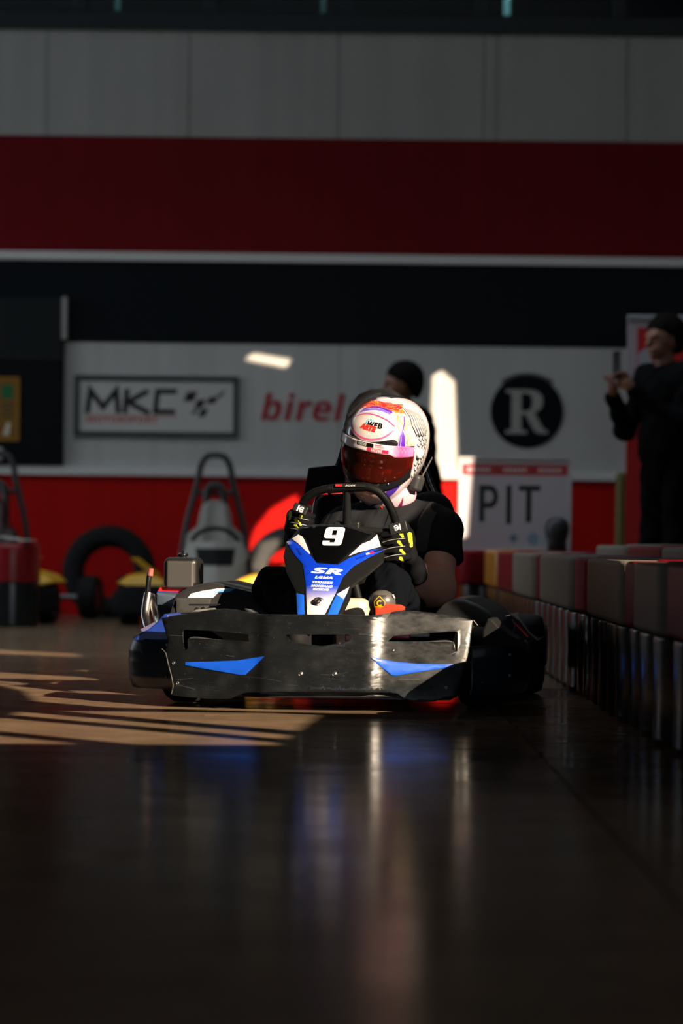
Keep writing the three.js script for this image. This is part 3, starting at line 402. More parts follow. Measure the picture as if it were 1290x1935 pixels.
// right-hand pod, rear guard (picture right)
{ const z0 = -0.62;
  const pod = obj('side_pod', panel(flatXY([[815, 1200], [818, 1160], [835, 1140], [850, 1132], [874, 1133], [900, 1143], [925, 1156], [940, 1175], [948, 1215], [900, 1235]], z0), (x, y) => z0 - 1.2 * max(0, y - 0.25) - 0.4 * max(0, x - 0.5), { depth: 0.6, bevel: 0.012, edge: 0.06 }), blackPl, kart);
  const rz = -1.0;
  obj('rear_wing', panel(flatXY([[930, 1218], [934, 1168], [962, 1162], [982, 1175], [1000, 1196], [1016, 1210], [990, 1220]], rz), (x, y) => rz - 0.6 * max(0, y - 0.2), { depth: 0.35, bevel: 0.01, edge: 0.06 }), mat([0.03, 0.035, 0.07], 0.2, { clearcoat: 0.5 }), pod);
  obj('pod_edge', tube([[968, 1170], [972, 1184], [966, 1198], [955, 1207]].map(([a, b]) => K(a, b, rz + 0.005)), 0.0018, false, 20, 6), greyPl, pod);
  obj('red_reflector', tube([[970, 1176], [984, 1190], [998, 1204]].map(([a, b]) => K(a, b, rz + 0.01)), 0.0042, false, 20, 8), mat([0.9, 0.02, 0.03], 0.15), pod, 'red reflector strip');
  obj('pod_decal', panel(flatXY([[928, 1196], [940, 1203], [946, 1216], [930, 1215]], -0.6), flat(-0.595), { depth: 0.01 }), mat([0.16, 0.16, 0.17], 0.4), pod, 'pale grey decal');
  obj('edge_glint', tube([[894, 1172], [912, 1194], [931, 1218]].map(([a, b]) => K(a, b, -0.4)), 0.0016, false, 10, 6), greyPl, pod);
  obj('flank_cover', panel(flatXY([[884, 1240], [890, 1176], [915, 1196], [934, 1222], [975, 1221], [1000, 1214], [1002, 1300], [980, 1310], [935, 1316], [870, 1316]], -0.5), (x, y) => -0.42 - 1.4 * max(0, x - 0.45), { depth: 0.03, bevel: 0.006, edge: 0.05 }), blackMatte, kart);
}
for (const s of [-1, 1]) obj('rear_guard', boxAt(s > 0 ? 0.44 : -0.61, s > 0 ? 0.605 : -0.44, 0.07, 0.24, -1.72, -1.2, 0.03), blackPl, kart);
obj('rear_bumper', boxAt(-0.6, 0.6, 0.09, 0.22, -1.76, -1.68, 0.025), blackPl, kart);
obj('rear_support', [rod(V(-0.3, 0.06, -1.5), V(-0.3, 0.14, -1.7), 0.014), rod(V(0.3, 0.06, -1.5), V(0.3, 0.14, -1.7), 0.014)][0], blackPl, kart); obj('rear_support', rod(V(0.3, 0.06, -1.5), V(0.3, 0.14, -1.7), 0.014), blackPl, kart);
// beige tank between the legs, pedals
{ const c = K(668, 1150, -0.4); const t = obj('fuel_tank', new RoundedBoxGeometry(0.1, 0.17, 0.14, 5, 0.03).translate(c.x, c.y - 0.052, c.z), beigePl, kart, 'beige plastic fuel tank');
  const pp = K(728, 1148, -0.2); const pd = obj('pedal', panel(flatXY([[709, 1142], [730, 1141], [757, 1143], [765, 1147], [764, 1153], [742, 1157], [720, 1164], [709, 1164]], -0.2), flat(-0.2), { depth: 0.008, bevel: 0.0025, holes: [[[716, 1147], [722, 1146], [721, 1150], [716, 1152]], [[727, 1146], [733, 1145], [732, 1149], [727, 1150]], [[740, 1146], [748, 1145], [748, 1148], [740, 1149]]].map((h) => flatXY(h, -0.2)) }), mat([0.85, 0.05, 0.02], 0.35), kart, 'red anodised pedal plate');
  obj('pedal_arm', rod(V(pp.x, 0.05, -0.24), V(pp.x, pp.y - 0.02, -0.21), 0.009), steelMat, pd);
  obj('pedal_arm', rod(V(-0.13, 0.05, -0.24), V(-0.13, 0.22, -0.21), 0.009), steelMat, pd);
}

// ---------------------------------------------------------------- the driver
const driver = thing('person', 'driver in a black short-sleeved shirt and dark trousers, gloved hands on the steering wheel', 'person', [KX, 0, 0], YAW);
const skinTex = dataTex(256, 256, (u, v) => { const n = 0.9 + 0.1 * fbm(u * 8, v * 8) + 0.05 * (N64(u * 64, v * 64) - 0.5); return [n, n * 0.97, n * 0.95]; });
const skin = mat([0.82, 0.42, 0.3], 0.5, { map: rep(skinTex, 6), bumpMap: rep(skinTex, 20), bumpScale: 0.0006 });
const weave = dataTex(256, 256, (u, v) => 0.5 + 0.25 * sin(u * PI * 128) + 0.25 * sin(v * PI * 128));
const foldsT = dataTex(256, 256, (u, v) => fbm(u * 8, v * 5));
const cloth = (c, r = 0.9) => mat(c, r, { bumpMap: rep(foldsT, 2.2), bumpScale: 0.012, specularIntensity: 0.22 });
const shirtMat = cloth([0.013, 0.014, 0.017]), jeansMat = mat([0.003, 0.0042, 0.0062], 0.95, { bumpMap: rep(foldsT, 2.2), bumpScale: 0.012, specularIntensity: 0.08 }), gloveMat = mat([0.004, 0.0045, 0.0065], 0.6, { specularIntensity: 0.25, bumpMap: rep(weave, 30), bumpScale: 0.0005 });
const yellowMat = mat([0.72, 0.78, 0.02], 0.55, { bumpMap: rep(weave, 40), bumpScale: 0.0004 });
const J = { neck: K(742, 948, -1.04), head: K(728, 850, -1.0), chest: K(742, 1030, -1.06), belly: K(732, 1110, -1.04), pelvis: K(725, 1180, -1.02),
  sL: K(830, 1004, -1.05), eL: K(827, 1112, -0.95), wL: K(781, 1072, -0.77), sR: K(650, 1004, -1.03), eR: K(600, 1105, -0.9), wR: K(558, 1018, -0.74),
  hL: K(768, 1185, -1.0), kL: K(734, 1108, -0.66), aL: K(734, 1188, -0.3), hR: K(668, 1185, -1.0), kR: K(518, 1112, -0.6), aR: K(565, 1196, -0.28) };
const lowEnd = V(0.03, 0.12, -1.02); for (const k of ['hL', 'hR', 'aL', 'aR', 'pelvis']) J[k].y = max(J[k].y, k[0] === 'a' ? 0.1 : 0.17);
const torsoD = (p, g) => union(0.09, [capD(p, J.chest, J.belly, 0.14 + g, 0.13 + g), capD(p, J.belly, J.pelvis, 0.13 + g, 0.14 + g), capD(p, J.sL, J.sR, 0.062 + g, 0.062 + g), capD(p, J.sL.clone().lerp(J.chest, 0.45), J.sR.clone().lerp(J.chest, 0.45), 0.095 + g, 0.095 + g)]);
const headC = J.head, toward = V(-0.18, -0.3, 1).normalize();
function faceD(p, c, fwd, s = 1) { // head with brow, nose, lips, chin, ears
  const f = fwd, r = V(0, 1, 0).cross(f).normalize(), u = f.clone().cross(r), at = (x, y, z) => c.clone().addScaledVector(r, x * s).addScaledVector(u, y * s).addScaledVector(f, z * s);
  if (!c.cache || c.cache.s !== s) c.cache = { s, l: [at(0, 0.03, -0.02), at(0, -0.05, 0.035), at(0, 0.02, 0.078), at(0, -0.018, 0.104), at(-0.034, 0.026, 0.078), at(0.034, 0.026, 0.078), at(-0.02, -0.052, 0.088), at(0.02, -0.052, 0.088), at(0, -0.088, 0.078), at(-0.078, -0.005, -0.01), at(0.078, -0.005, -0.01), at(-0.074, -0.03, 0), at(0.074, -0.03, 0), at(-0.032, 0.008, 0.09), at(0.032, 0.008, 0.09)] };
  const L = c.cache.l;
  let d = union(0.05 * s, [capD(p, L[0], L[0], 0.088 * s, 0.088 * s), capD(p, L[0], L[1], 0.078 * s, 0.056 * s)]);
  d = union(0.018 * s, [d, capD(p, L[2], L[3], 0.009 * s, 0.014 * s), capD(p, L[4], L[5], 0.013 * s, 0.013 * s), capD(p, L[6], L[7], 0.008 * s, 0.008 * s), capD(p, L[8], L[8], 0.017 * s, 0.017 * s), capD(p, L[9], L[11], 0.012 * s, 0.008 * s), capD(p, L[10], L[12], 0.012 * s, 0.008 * s)]);
  return -smin(-d, min(capD(p, L[13], L[13], 0.011 * s, 0.011 * s), capD(p, L[14], L[14], 0.011 * s, 0.011 * s)), 0.01 * s);
}
const armsD = (p, g) => union(0.03, [capD(p, J.sL, J.eL, 0.066 + g, 0.054 + g), capD(p, J.eL, J.wL, 0.054 + g, 0.033 + g), capD(p, J.eL, J.eL.clone().lerp(J.wL, 0.35), 0.052 + g, 0.054 + g), capD(p, J.sR, J.eR, 0.062 + g, 0.05 + g), capD(p, J.eR, J.wR, 0.05 + g, 0.033 + g)]);
const legsD = (p, g) => union(0.04, [capD(p, J.hL, J.kL, 0.095 + g, 0.068 + g), capD(p, J.kL, J.aL, 0.064 + g, 0.04 + g), capD(p, J.hR, J.kR, 0.095 + g, 0.06 + g), capD(p, J.kR, J.aR, 0.06 + g, 0.04 + g)]);
obj('body', nets((p) => union(0.05, [torsoD(p, -0.02), armsD(p, 0), legsD(p, -0.014), capD(p, J.chest, J.head, 0.06, 0.055), faceD(p, headC, toward, 0.98)]), V(-0.4, 0.03, -1.28), V(0.45, 0.99, -0.2), 0.0115), skin, driver);
const slL = J.sL.clone().lerp(J.eL, 0.46), slN = J.eL.clone().sub(J.sL).add(V(-0.045, 0, 0)).normalize(), slR = J.sR.clone().lerp(J.eR, 0.5), srN = J.eR.clone().sub(J.sR).normalize();
obj('t_shirt', nets((p) => { const s = 0.004 * sin(p.y * 60 + p.x * 40) + 0.003 * sin(p.x * 70 - p.y * 30); const sl = max(capD(p, J.sL, J.eL, 0.079, 0.083) + s * 0.6, (p.x - slL.x) * slN.x + (p.y - slL.y) * slN.y + (p.z - slL.z) * slN.z), sr = max(capD(p, J.sR, J.eR, 0.078, 0.082), (p.x - slR.x) * srN.x + (p.y - slR.y) * srN.y + (p.z - slR.z) * srN.z); return union(0.035, [torsoD(p, 0.002) + s, sl, sr]); }, V(-0.4, 0.05, -1.3), V(0.42, 0.8, -0.78), 0.012), shirtMat, driver);
obj('trousers', nets((p) => { const s = 0.004 * sin(p.y * 80 + p.z * 60) + 0.0035 * sin(p.x * 90 + p.y * 50); return legsD(p, 0.002) + s; }, V(-0.42, 0.04, -1.18), V(0.35, 0.5, -0.22), 0.012), jeansMat, driver);
{ // collar of the neck guard under the helmet
  const c = K(746, 932, -0.99), ct = canvasTex(512, 64, (g, w, h) => { g.fillStyle = '#c8a0ac'; g.fillRect(0, 0, w, h); for (let i = 0; i < 26; i++) { g.fillStyle = ['#8a0018', '#a8102c', '#600a38', '#c06078'][i % 4]; g.beginPath(); g.moveTo(i * 20 + rnd() * 12, h * 0.1); g.lineTo(i * 20 + 14, h * (0.3 + rnd() * 0.5)); g.lineTo(i * 20 - 6, h * (0.2 + rnd() * 0.4)); g.fill(); } g.fillStyle = '#8a0616'; g.fillRect(0, 0, w, h * 0.42); });
  const g = lathe([[0.086, 0.03], [0.1, 0.02], [0.106, 0], [0.1, -0.022], [0.085, -0.028], [0.07, -0.01], [0.075, 0.025]], 44); g.scale(0.86, 1.35, 0.82);
  obj('neck_guard', mv(g, c.x - 0.022, c.y, c.z - 0.04, 0.3, 0, -0.1), mat('#ffffff', 0.6, { map: ct }), driver, 'white and red neck guard');
}
// gloves: five separate fingers closed on the rim
function glove(side) {
  const P = side > 0
    ? { palm: [[768, 1008, -0.685], [772, 1050, -0.69]], wrist: [781, 1072, -0.77], cuff: [786, 1084, -0.8], ys: [1006, 1021, 1037, 1052], fx: [767, 741, 724, 718], dy: [0, 3, 5, 4], fz: [-0.655, -0.628, -0.64, -0.668], thumb: [[776, 1020, -0.69], [766, 996, -0.66], [742, 993, -0.635]] }
    : { palm: [[554, 975, -0.68], [554, 1000, -0.69]], wrist: [558, 1018, -0.74], cuff: [562, 1030, -0.77], ys: [972, 983, 994, 1005], fx: [552, 568, 583, 590], dy: [0, 2, 3, 3], fz: [-0.65, -0.625, -0.635, -0.665], thumb: [[556, 985, -0.69], [562, 965, -0.655], [584, 960, -0.635]] };
  const pt = (a) => K(...a), q = P.palm.map(pt), w = pt(P.wrist), c = pt(P.cuff), th = P.thumb.map(pt), r0 = side > 0 ? 0.0122 : 0.0105;
  const fingers = P.ys.map((y, i) => P.fx.map((x, j) => K(x + (side > 0 ? [0, 3, 4, 8][i] : [2, 0, 0, 3][i]) * (j ? 1 : 0.4), y + P.dy[j], P.fz[j])));
  const one = (p, f, i) => { const r = r0 * [0.98, 1.04, 1, 0.88][i]; return min(capD(p, f[0], f[1], r * 1.08, r), capD(p, f[1], f[2], r, r * 0.92), capD(p, f[2], f[3], r * 0.92, r * 0.8)); };
  const sdf = (p) => { const palm = union(0.02, [capD(p, q[0], q[1], 0.024, 0.025), capD(p, q[1], w, 0.026, 0.034), capD(p, w, c, 0.036, 0.04)]); const fs = fingers.map((f, i) => one(p, f, i)); let d = palm; for (const f of fs) d = smin(d, f, 0.008); return smin(d, union(0.006, [capD(p, th[0], th[1], 0.016, 0.0135), capD(p, th[1], th[2], 0.0135, 0.011)]), 0.009); };
  const all = [...q, w, c, ...th, ...fingers.flat()], lo = all.reduce((a, b) => a.clone().min(b)).addScalar(-0.05), hi = all.reduce((a, b) => a.clone().max(b)).addScalar(0.05);
  const g = obj('glove', nets(sdf, lo, hi, 0.0034), gloveMat, driver, 'black racing glove with yellow panels');
  const patch = (name, a, b, ra, rb, off, m, l) => { const A = K(...a), B = K(...b), l0 = A.clone().min(B).addScalar(-0.03), h0 = A.clone().max(B).addScalar(0.03); obj(name, nets((p) => { const q = p.clone(); q.z = A.z; const B2 = B.clone(); B2.z = A.z; return max(sdf(p) - off, capD(q, A, B2, ra, rb), A.z - 0.075 - p.z); }, l0.setZ(A.z - 0.08), h0.setZ(A.z + 0.02), 0.0022), m, g, l); };
  if (side > 0) {
    for (const [a, b, r] of [[[755, 1004, -0.62], [759, 1014, -0.62], 0.008], [[752, 1024, -0.61], [757, 1031, -0.61], 0.006], [[756, 1040, -0.61], [762, 1047, -0.61], 0.006], [[773, 1010, -0.645], [776, 1032, -0.65], 0.0075], [[757, 1055, -0.63], [761, 1062, -0.64], 0.006]]) patch('yellow_panel', a, b, r, r * 0.6, 0.0009, yellowMat, 'yellow glove panel');
    for (const y of [1019, 1034, 1049]) obj('finger_seam', tube([K(722, y + 6, -0.615), K(740, y + 1, -0.606), K(765, y - 2, -0.625)], 0.0007, false, 16, 5), mat([0.5, 0.5, 0.48], 0.6), g);
    obj('cuff_print', tube([K(776, 1056, -0.72), K(785, 1066, -0.745), K(786, 1078, -0.765)], 0.0012, false, 16, 5), mat([0.4, 0.75, 0.2], 0.5), g); obj('cuff_print', tube([K(773, 1062, -0.725), K(778, 1072, -0.74), K(781, 1082, -0.755)], 0.001, false, 16, 5), mat([0.4, 0.5, 0.6], 0.5), g);
  } else {
    for (const [a, b, r] of [[[563, 968, -0.61], [568, 976, -0.61], 0.0085], [[558, 982, -0.61], [563, 987, -0.61], 0.007], [[546, 970, -0.62], [546, 980, -0.63], 0.008], [[556, 992, -0.61], [561, 997, -0.61], 0.006], [[566, 990, -0.61], [568, 993, -0.61], 0.005]]) patch('yellow_panel', a, b, r, r * 0.6, 0.0009, yellowMat, 'yellow glove panel');
    for (const y of [978, 989, 1000]) obj('finger_seam', tube([K(549, y - 2, -0.63), K(566, y + 1, -0.605), K(583, y + 5, -0.618)], 0.0007, false, 16, 5), mat([0.5, 0.5, 0.48], 0.6), g);
  }
  const tt = canvasTex(256, 128, (x, W2, H2) => { x.fillStyle = '#0c0d10'; x.fillRect(0, 0, W2, H2); x.strokeStyle = '#55585c'; x.lineWidth = 4; x.strokeRect(6, 6, W2 - 12, H2 - 12); x.fillStyle = '#e9e9ea'; x.save(); if (side > 0) { x.translate(W2, H2); x.rotate(PI); } x.fillRect(92, 26, 18, 76); x.lineWidth = 15; x.strokeStyle = '#e9e9ea'; x.beginPath(); x.arc(152, 64, 27, 0.5, 5.6); x.stroke(); x.fillRect(128, 56, 48, 15); x.restore(); });
  const tp = side > 0 ? K(752, 997, -0.622) : K(567, 962, -0.598);
  const tabG = box(side > 0 ? 0.06 : 0.05, side > 0 ? 0.034 : 0.03, 0.009, 0, 0, 0, 0.0042); uvXY(tabG, -0.032, -0.018, 0.032, 0.018);
  obj('wrist_tab', mv(tabG, tp.x, tp.y, tp.z, -0.2, side > 0 ? 0 : -0.1, side > 0 ? 0.26 : -0.4), mat('#ffffff', 0.55, { map: tt }), g, 'black strap tab with white mark');
}
glove(1); glove(-1);
// shoe against the pedal
{ const h = J.aL.clone().add(V(0, -0.05, 0.02)), t = K(721, 1139, -0.235), s = obj('shoe', nets((p) => union(0.03, [capD(p, h, t, 0.036, 0.034), capD(p, K(716, 1137, -0.23), K(728, 1137, -0.235), 0.027, 0.027), capD(p, J.aL, h, 0.04, 0.036)]), V(-0.02, 0.02, -0.4), V(0.3, 0.42, -0.15), 0.005), mat([0.08, 0.074, 0.068], 0.38), driver, 'dark grey racing shoe with yellow mark');
  const lt = canvasTex(128, 128, (g) => { g.clearRect(0, 0, 128, 128); g.fillStyle = '#2c2a28'; g.fillRect(0, 0, 128, 128); g.strokeStyle = '#d9a520'; g.lineWidth = 6; g.beginPath(); g.moveTo(14, 62); g.lineTo(62, 12); g.lineTo(118, 66); g.lineTo(112, 120); g.lineTo(18, 120); g.closePath(); g.stroke(); g.lineWidth = 14; g.beginPath(); g.arc(66, 78, 22, 0.6, 5.5); g.stroke(); g.fillStyle = '#d9a520'; g.fillRect(20, 104, 90, 10); });
  const c = K(717, 1137, -0.2), sd = (p) => union(0.03, [capD(p, h, t, 0.036, 0.034), capD(p, K(716, 1137, -0.23), K(728, 1137, -0.235), 0.027, 0.027)]);
  const bg = nets((p) => max(sd(p) - 0.0012, abs(p.x - c.x) - 0.02, abs(p.y - c.y) - 0.021, -0.235 - p.z), c.clone().add(V(-0.03, -0.03, -0.06)), c.clone().add(V(0.03, 0.03, 0.02)), 0.002); uvXY(bg, c.x - 0.021, c.y - 0.022, c.x + 0.021, c.y + 0.022); obj('shoe_badge', bg, mat('#ffffff', 0.4, { map: lt }), s);
  obj('shoe_flash', mv(box(0.004, 0.014, 0.003, 0, 0, 0, 0.001), ...K(744, 1127, -0.215).toArray(), 0, 0, 0.5), whitePl, s);
  const h2 = J.aR.clone().add(V(0, -0.05, 0.02)); obj('shoe', nets((p) => union(0.03, [capD(p, h2, V(h2.x, 0.21, -0.23), 0.036, 0.032), capD(p, J.aR, h2, 0.04, 0.036)]), V(-0.3, 0.02, -0.42), V(0.02, 0.32, -0.12), 0.007), blackMatte, driver);
}
{ // harness strap lying on the shirt
  const l = [[826, 945], [816, 958], [804, 985], [797, 1030]].map(([a, b]) => K(a, b, -0.95)), strap = (p) => { let d = 9; const q = V(p.x, p.y, -0.95); for (let i = 0; i < 3; i++) { const A = l[i].clone(), B = l[i + 1].clone(); A.z = B.z = -0.95; d = min(d, capD(q, A, B, 0.024, 0.024)); } return max(d, torsoD(p, 0.009)); };
  obj('shoulder_strap', nets(strap, V(0.15, 0.45, -1.2), V(0.36, 0.72, -0.86), 0.006), mat([0.02, 0.02, 0.022], 0.65), driver, 'black harness strap');
}

// ---------------------------------------------------------------- the helmet
const helmet = thing('racing_helmet', "driver's full-face helmet painted white, pink and purple, with a red visor", 'helmet', kart.localToWorld(K(730, 834, -1.0)).toArray());
helmet.rotation.set(0.3, -0.36, -0.2, 'YXZ');
const D = PI / 180;
function hp(ph, th, off = 0) { // helmet surface at azimuth, elevation (degrees); front is azimuth 0
  const a = ph * D, t = th * D, sx = sin(a) * cos(t), sy = sin(t), sz = cos(a) * cos(t), e = 2.25, az = sz > 0 ? 0.17 : 0.178, ay = 0.153, ax = 0.138;
  let r = (abs(sx / ax) ** e + abs(sy / ay) ** e + abs(sz / az) ** e) ** (-1 / e);
  const chin = sstep(-th, 10, 40) * max(0, cos(a)) ** 2; r += 0.036 * chin; r += off;
  const brow = sstep(th, 8, 18) * (1 - sstep(th, 26, 40)) * max(0, cos(a * 0.9)) ** 1.5; r += 0.004 * brow;
  let x = sx * r, y = sy * r, z = sz * r;
  if (y < -0.05) y = -0.05 + (y + 0.05) * 1.28;
  if (y < -0.222) { const k = (-0.222 - y); y = -0.222 - k * 0.15; x *= 1 - k * 1.2; z *= 1 - k * 1.2; }
  return V(x, y, z);
}
function patchG(p0, p1, lo, hi, off, th, n = 60, m = 16) { // curved slab between two elevations
  const pos = [], uv = [], ix = [], fl = typeof lo === 'function' ? lo : () => lo, fh = typeof hi === 'function' ? hi : () => hi;
  for (const s of [0, 1]) for (let i = 0; i <= n; i++) for (let j = 0; j <= m; j++) { const ph = lerp(p0, p1, i / n), t = lerp(fl(ph), fh(ph), j / m), v = hp(ph, t, off - s * th); pos.push(v.x, v.y, v.z); uv.push(ph, t); }
  const A = (s, i, j) => s * (n + 1) * (m + 1) + i * (m + 1) + j, Q = (a, b, c, d) => ix.push(a, b, c, a, c, d);
  for (let i = 0; i < n; i++) for (let j = 0; j < m; j++) { Q(A(0, i, j), A(0, i + 1, j), A(0, i + 1, j + 1), A(0, i, j + 1)); Q(A(1, i, j), A(1, i, j + 1), A(1, i + 1, j + 1), A(1, i + 1, j)); }
  for (let i = 0; i < n; i++) { Q(A(0, i, 0), A(1, i, 0), A(1, i + 1, 0), A(0, i + 1, 0)); Q(A(0, i, m), A(0, i + 1, m), A(1, i + 1, m), A(1, i, m)); }
  for (let j = 0; j < m; j++) { Q(A(0, 0, j), A(0, 0, j + 1), A(1, 0, j + 1), A(1, 0, j)); Q(A(0, n, j), A(1, n, j), A(1, n, j + 1), A(0, n, j + 1)); }
  const g = new THREE.BufferGeometry(); g.setAttribute('position', new THREE.Float32BufferAttribute(pos, 3)); g.setAttribute('uv', new THREE.Float32BufferAttribute(uv, 2)); g.setIndex(ix); g.computeVertexNormals();
  return g;
}
const portTop = (ph) => 9 - 3 * (ph / 70) ** 2, portBot = (ph) => -25 + 9 * (abs(ph) / 70) ** 2;
const helmetPrint = canvasTex(2048, 1024, (g, w, h) => {
  const P = (ph, th) => [(ph + 180) / 360 * w, (90 - th) / 180 * h];
  const path = (pts, close) => { g.beginPath(); const q = pts.map((p) => P(...p)); g.moveTo(...q[0]); for (let i = 1; i < q.length - 1; i++) g.quadraticCurveTo(...q[i], (q[i][0] + q[i + 1][0]) / 2, (q[i][1] + q[i + 1][1]) / 2); g.lineTo(...q[q.length - 1]); if (close) g.closePath(); };
  const fill = (c, ...pts) => { path(pts, true); g.fillStyle = c; g.fill(); }, line = (c, lw, ...pts) => { path(pts); g.strokeStyle = c; g.lineWidth = lw; g.lineCap = 'round'; g.stroke(); };
  g.fillStyle = '#c9bcc0'; g.fillRect(0, 0, w, h);
  fill('#14141a', [-180, 90], [-100, 90], [-84, 40], [-88, -60], [-180, -60]); fill('#14141a', [180, 90], [140, 90], [150, 20], [150, -60], [180, -60]); // dark rear
  // crown: red and orange brushed bands
  for (let i = 0; i < 420; i++) { const a = -84 + rnd() * 156, t = 57 + rnd() * 16 - 0.0014 * a * a; line(['#e0321e', '#ee6a2a', '#e83a48', '#f2a050', '#d8204a'][flr(rnd() * 5)], 5 + rnd() * 11, [a, t], [a + 8, t + 1.5], [a + 18, t + 1 - rnd() * 3]); }
  for (let i = 0; i < 70; i++) { const a = 28 + rnd() * 24, t = 14 + rnd() * 46; line(['#e98a3a', '#f0b060', '#e6d0a0'][flr(rnd() * 3)], 2 + rnd() * 5, [a, t], [a + 3, t - 6], [a - 1 + rnd() * 4, t - 13]); }
  fill('#4a0d24', [-92, 60], [-66, 56], [-56, 24], [-62, 6], [-92, 6]); for (let i = 0; i < 60; i++) { const a = -80 + rnd() * 24, t = 16 + rnd() * 44; line(['#d02040', '#8a1030', '#e05068', '#5a1030'][flr(rnd() * 4)], 3 + rnd() * 6, [a, t], [a + 3, t + 8], [a + 8, t + 14]); }
  // forehead lozenge
  fill('#cfc2c4', [-50, 42], [-34, 60], [0, 60], [26, 52], [30, 36], [14, 20], [-8, 15], [-34, 22]);
  line('#4a24b0', 16, [-40, 50], [-26, 59], [0, 61], [22, 55]); line('#7a62d0', 24, [-40, 46], [-22, 55], [0, 57], [18, 53]); line('#e8e0ee', 12, [-38, 43], [-20, 52], [0, 54], [18, 50]);
  fill('#0e0f16', [-60, 24], [-46, 26], [-24, 17], [-6, 13], [14, 18], [28, 22], [34, 12], [0, 8], [-60, 8]);
  fill('#d2c6c4', [-46, 34], [-30, 22], [-8, 15], [14, 21], [24, 34], [10, 44], [-10, 46], [-32, 44]);
  line('#d8306e', 10, [-44, 36], [-32, 44], [-8, 48], [16, 43], [26, 36]); line('#e45a8e', 12, [-46, 32], [-30, 21], [-8, 15.5], [12, 20], [24, 30]); line('#8f6ad0', 3, [-42, 42], [-20, 50], [6, 50], [24, 43]);
  // the painted name
  { const [x, y] = P(-4, 32); g.save(); g.translate(x, y); g.scale(1.1, 0.98); g.rotate(-0.02); g.lineJoin = 'round';
    g.fillStyle = '#2f9fcf'; g.beginPath(); [[-62, -30], [-50, -44], [-40, -38], [-32, -54], [-20, -40], [-4, -46], [-6, -20], [-40, -4], [-64, -8], [-56, -20]].forEach(([a, b], i) => (i ? g.lineTo(a, b) : g.moveTo(a, b))); g.fill();
    g.font = 'bold 54px sans-serif'; g.lineWidth = 12; g.strokeStyle = '#f3ecea'; g.strokeText('WEB', -44, 8); g.fillStyle = '#0a0a0c'; g.lineWidth = 5; g.strokeStyle = '#0a0a0c'; g.strokeText('WEB', -44, 8); g.fillText('WEB', -44, 8);
    g.transform(1, 0.06, -0.12, 1, 0, 0); g.font = 'bold 44px sans-serif'; g.lineWidth = 10; g.strokeStyle = '#6d6468'; g.strokeText('ARTE', -74, 32); g.fillStyle = '#ee2a1c'; g.strokeStyle = '#ee2a1c'; g.lineWidth = 5; g.strokeText('ARTE', -74, 32); g.fillText('ARTE', -74, 32); g.restore(); }
  // purple drips right of the lozenge
  fill('#5a22b0', [32, 12], [33, 27], [37, 31], [40, 29], [41, 12]); line('#5a20b8', 10, [36, 28], [42, 38], [46, 50]); line('#6a30c8', 3, [31, 12], [31.5, 22], [32, 26]); line('#ffffff', 3, [34.5, 12], [35, 20], [35, 24]); line('#6a30c8', 4, [44, 13], [44, 18], [44.5, 22]);
  // white plumage with black linework on the left side
  fill('#d6d2d2', [52, 64], [60, 20], [58, -20], [64, -36], [100, -30], [126, 10], [118, 60], [90, 76]);
  for (let i = 0; i < 7; i++) { const a = 54 + i * 6.5; line('#17181e', 13 - i * 0.8, [a, 66 - i * 2], [a + 7, 52 - i * 2], [a + 2, 38], [a + 8, 24 - i]); line('#3a3a46', 6, [a + 4, 62], [a + 9, 48], [a + 5, 34], [a + 10, 22]); }
  for (let r = 0; r < 9; r++) for (let c = 0; c < 3; c++) { const t = 26 - r * 6.6 - c * 1.5, a = 64 - r * 0.6 + c * 11 + (r % 2) * 3; line('#101116', 9, [a, t], [a + 3, t - 4], [a + 8, t - 4], [a + 11, t + 1]); line('#101116', 6, [a + 4, t - 3], [a + 5, t - 6], [a + 3, t - 7.5]); }
  fill('#9fb4b6', [52, 16], [58, 12], [62, 20], [58, 30]);
  // chin: purple and pink shards
  for (const s of [1, -1]) { fill('#4a2a9c', [s * 26, -26], [s * 52, -18], [s * 44, -30], [s * 22, -46], [s * 16, -52]); fill('#2f6f94', [s * 36, -26], [s * 48, -22], [s * 40, -33]); fill('#e23a6a', [s * 46, -16], [s * 58, -12], [s * 60, -20], [s * 50, -24]); fill('#f08a5a', [s * 50, -16], [s * 60, -14], [s * 56, -20]); line('#2a2038', 3, [s * 20, -50], [s * 44, -40], [s * 66, -30]); fill('#b01040', [s * 10, -62], [s * 50, -52], [s * 78, -44], [s * 78, -56], [s * 10, -70]); line('#c8a0c0', 3, [s * 24, -56], [s * 50, -46], [s * 72, -38]); }
  fill('#d9c4b8', [-20, -28], [0, -31], [18, -28], [14, -42], [0, -46], [-16, -42]); for (let i = 0; i < 26; i++) { const a = -14 + rnd() * 30, t = -32 - rnd() * 14; line(['#c0506a', '#b8a060', '#9a70a8'][i % 3], 3, [a, t], [a + 2, t + 1], [a + 4, t]); }
  fill('#8f7fb8', [-22, -46], [0, -52], [22, -46], [20, -58], [-20, -58]);
  fill('#3a2a5a', [-70, -20], [-52, -24], [-40, -44], [-66, -44]);
});
helmetPrint.wrapS = THREE.RepeatWrapping;
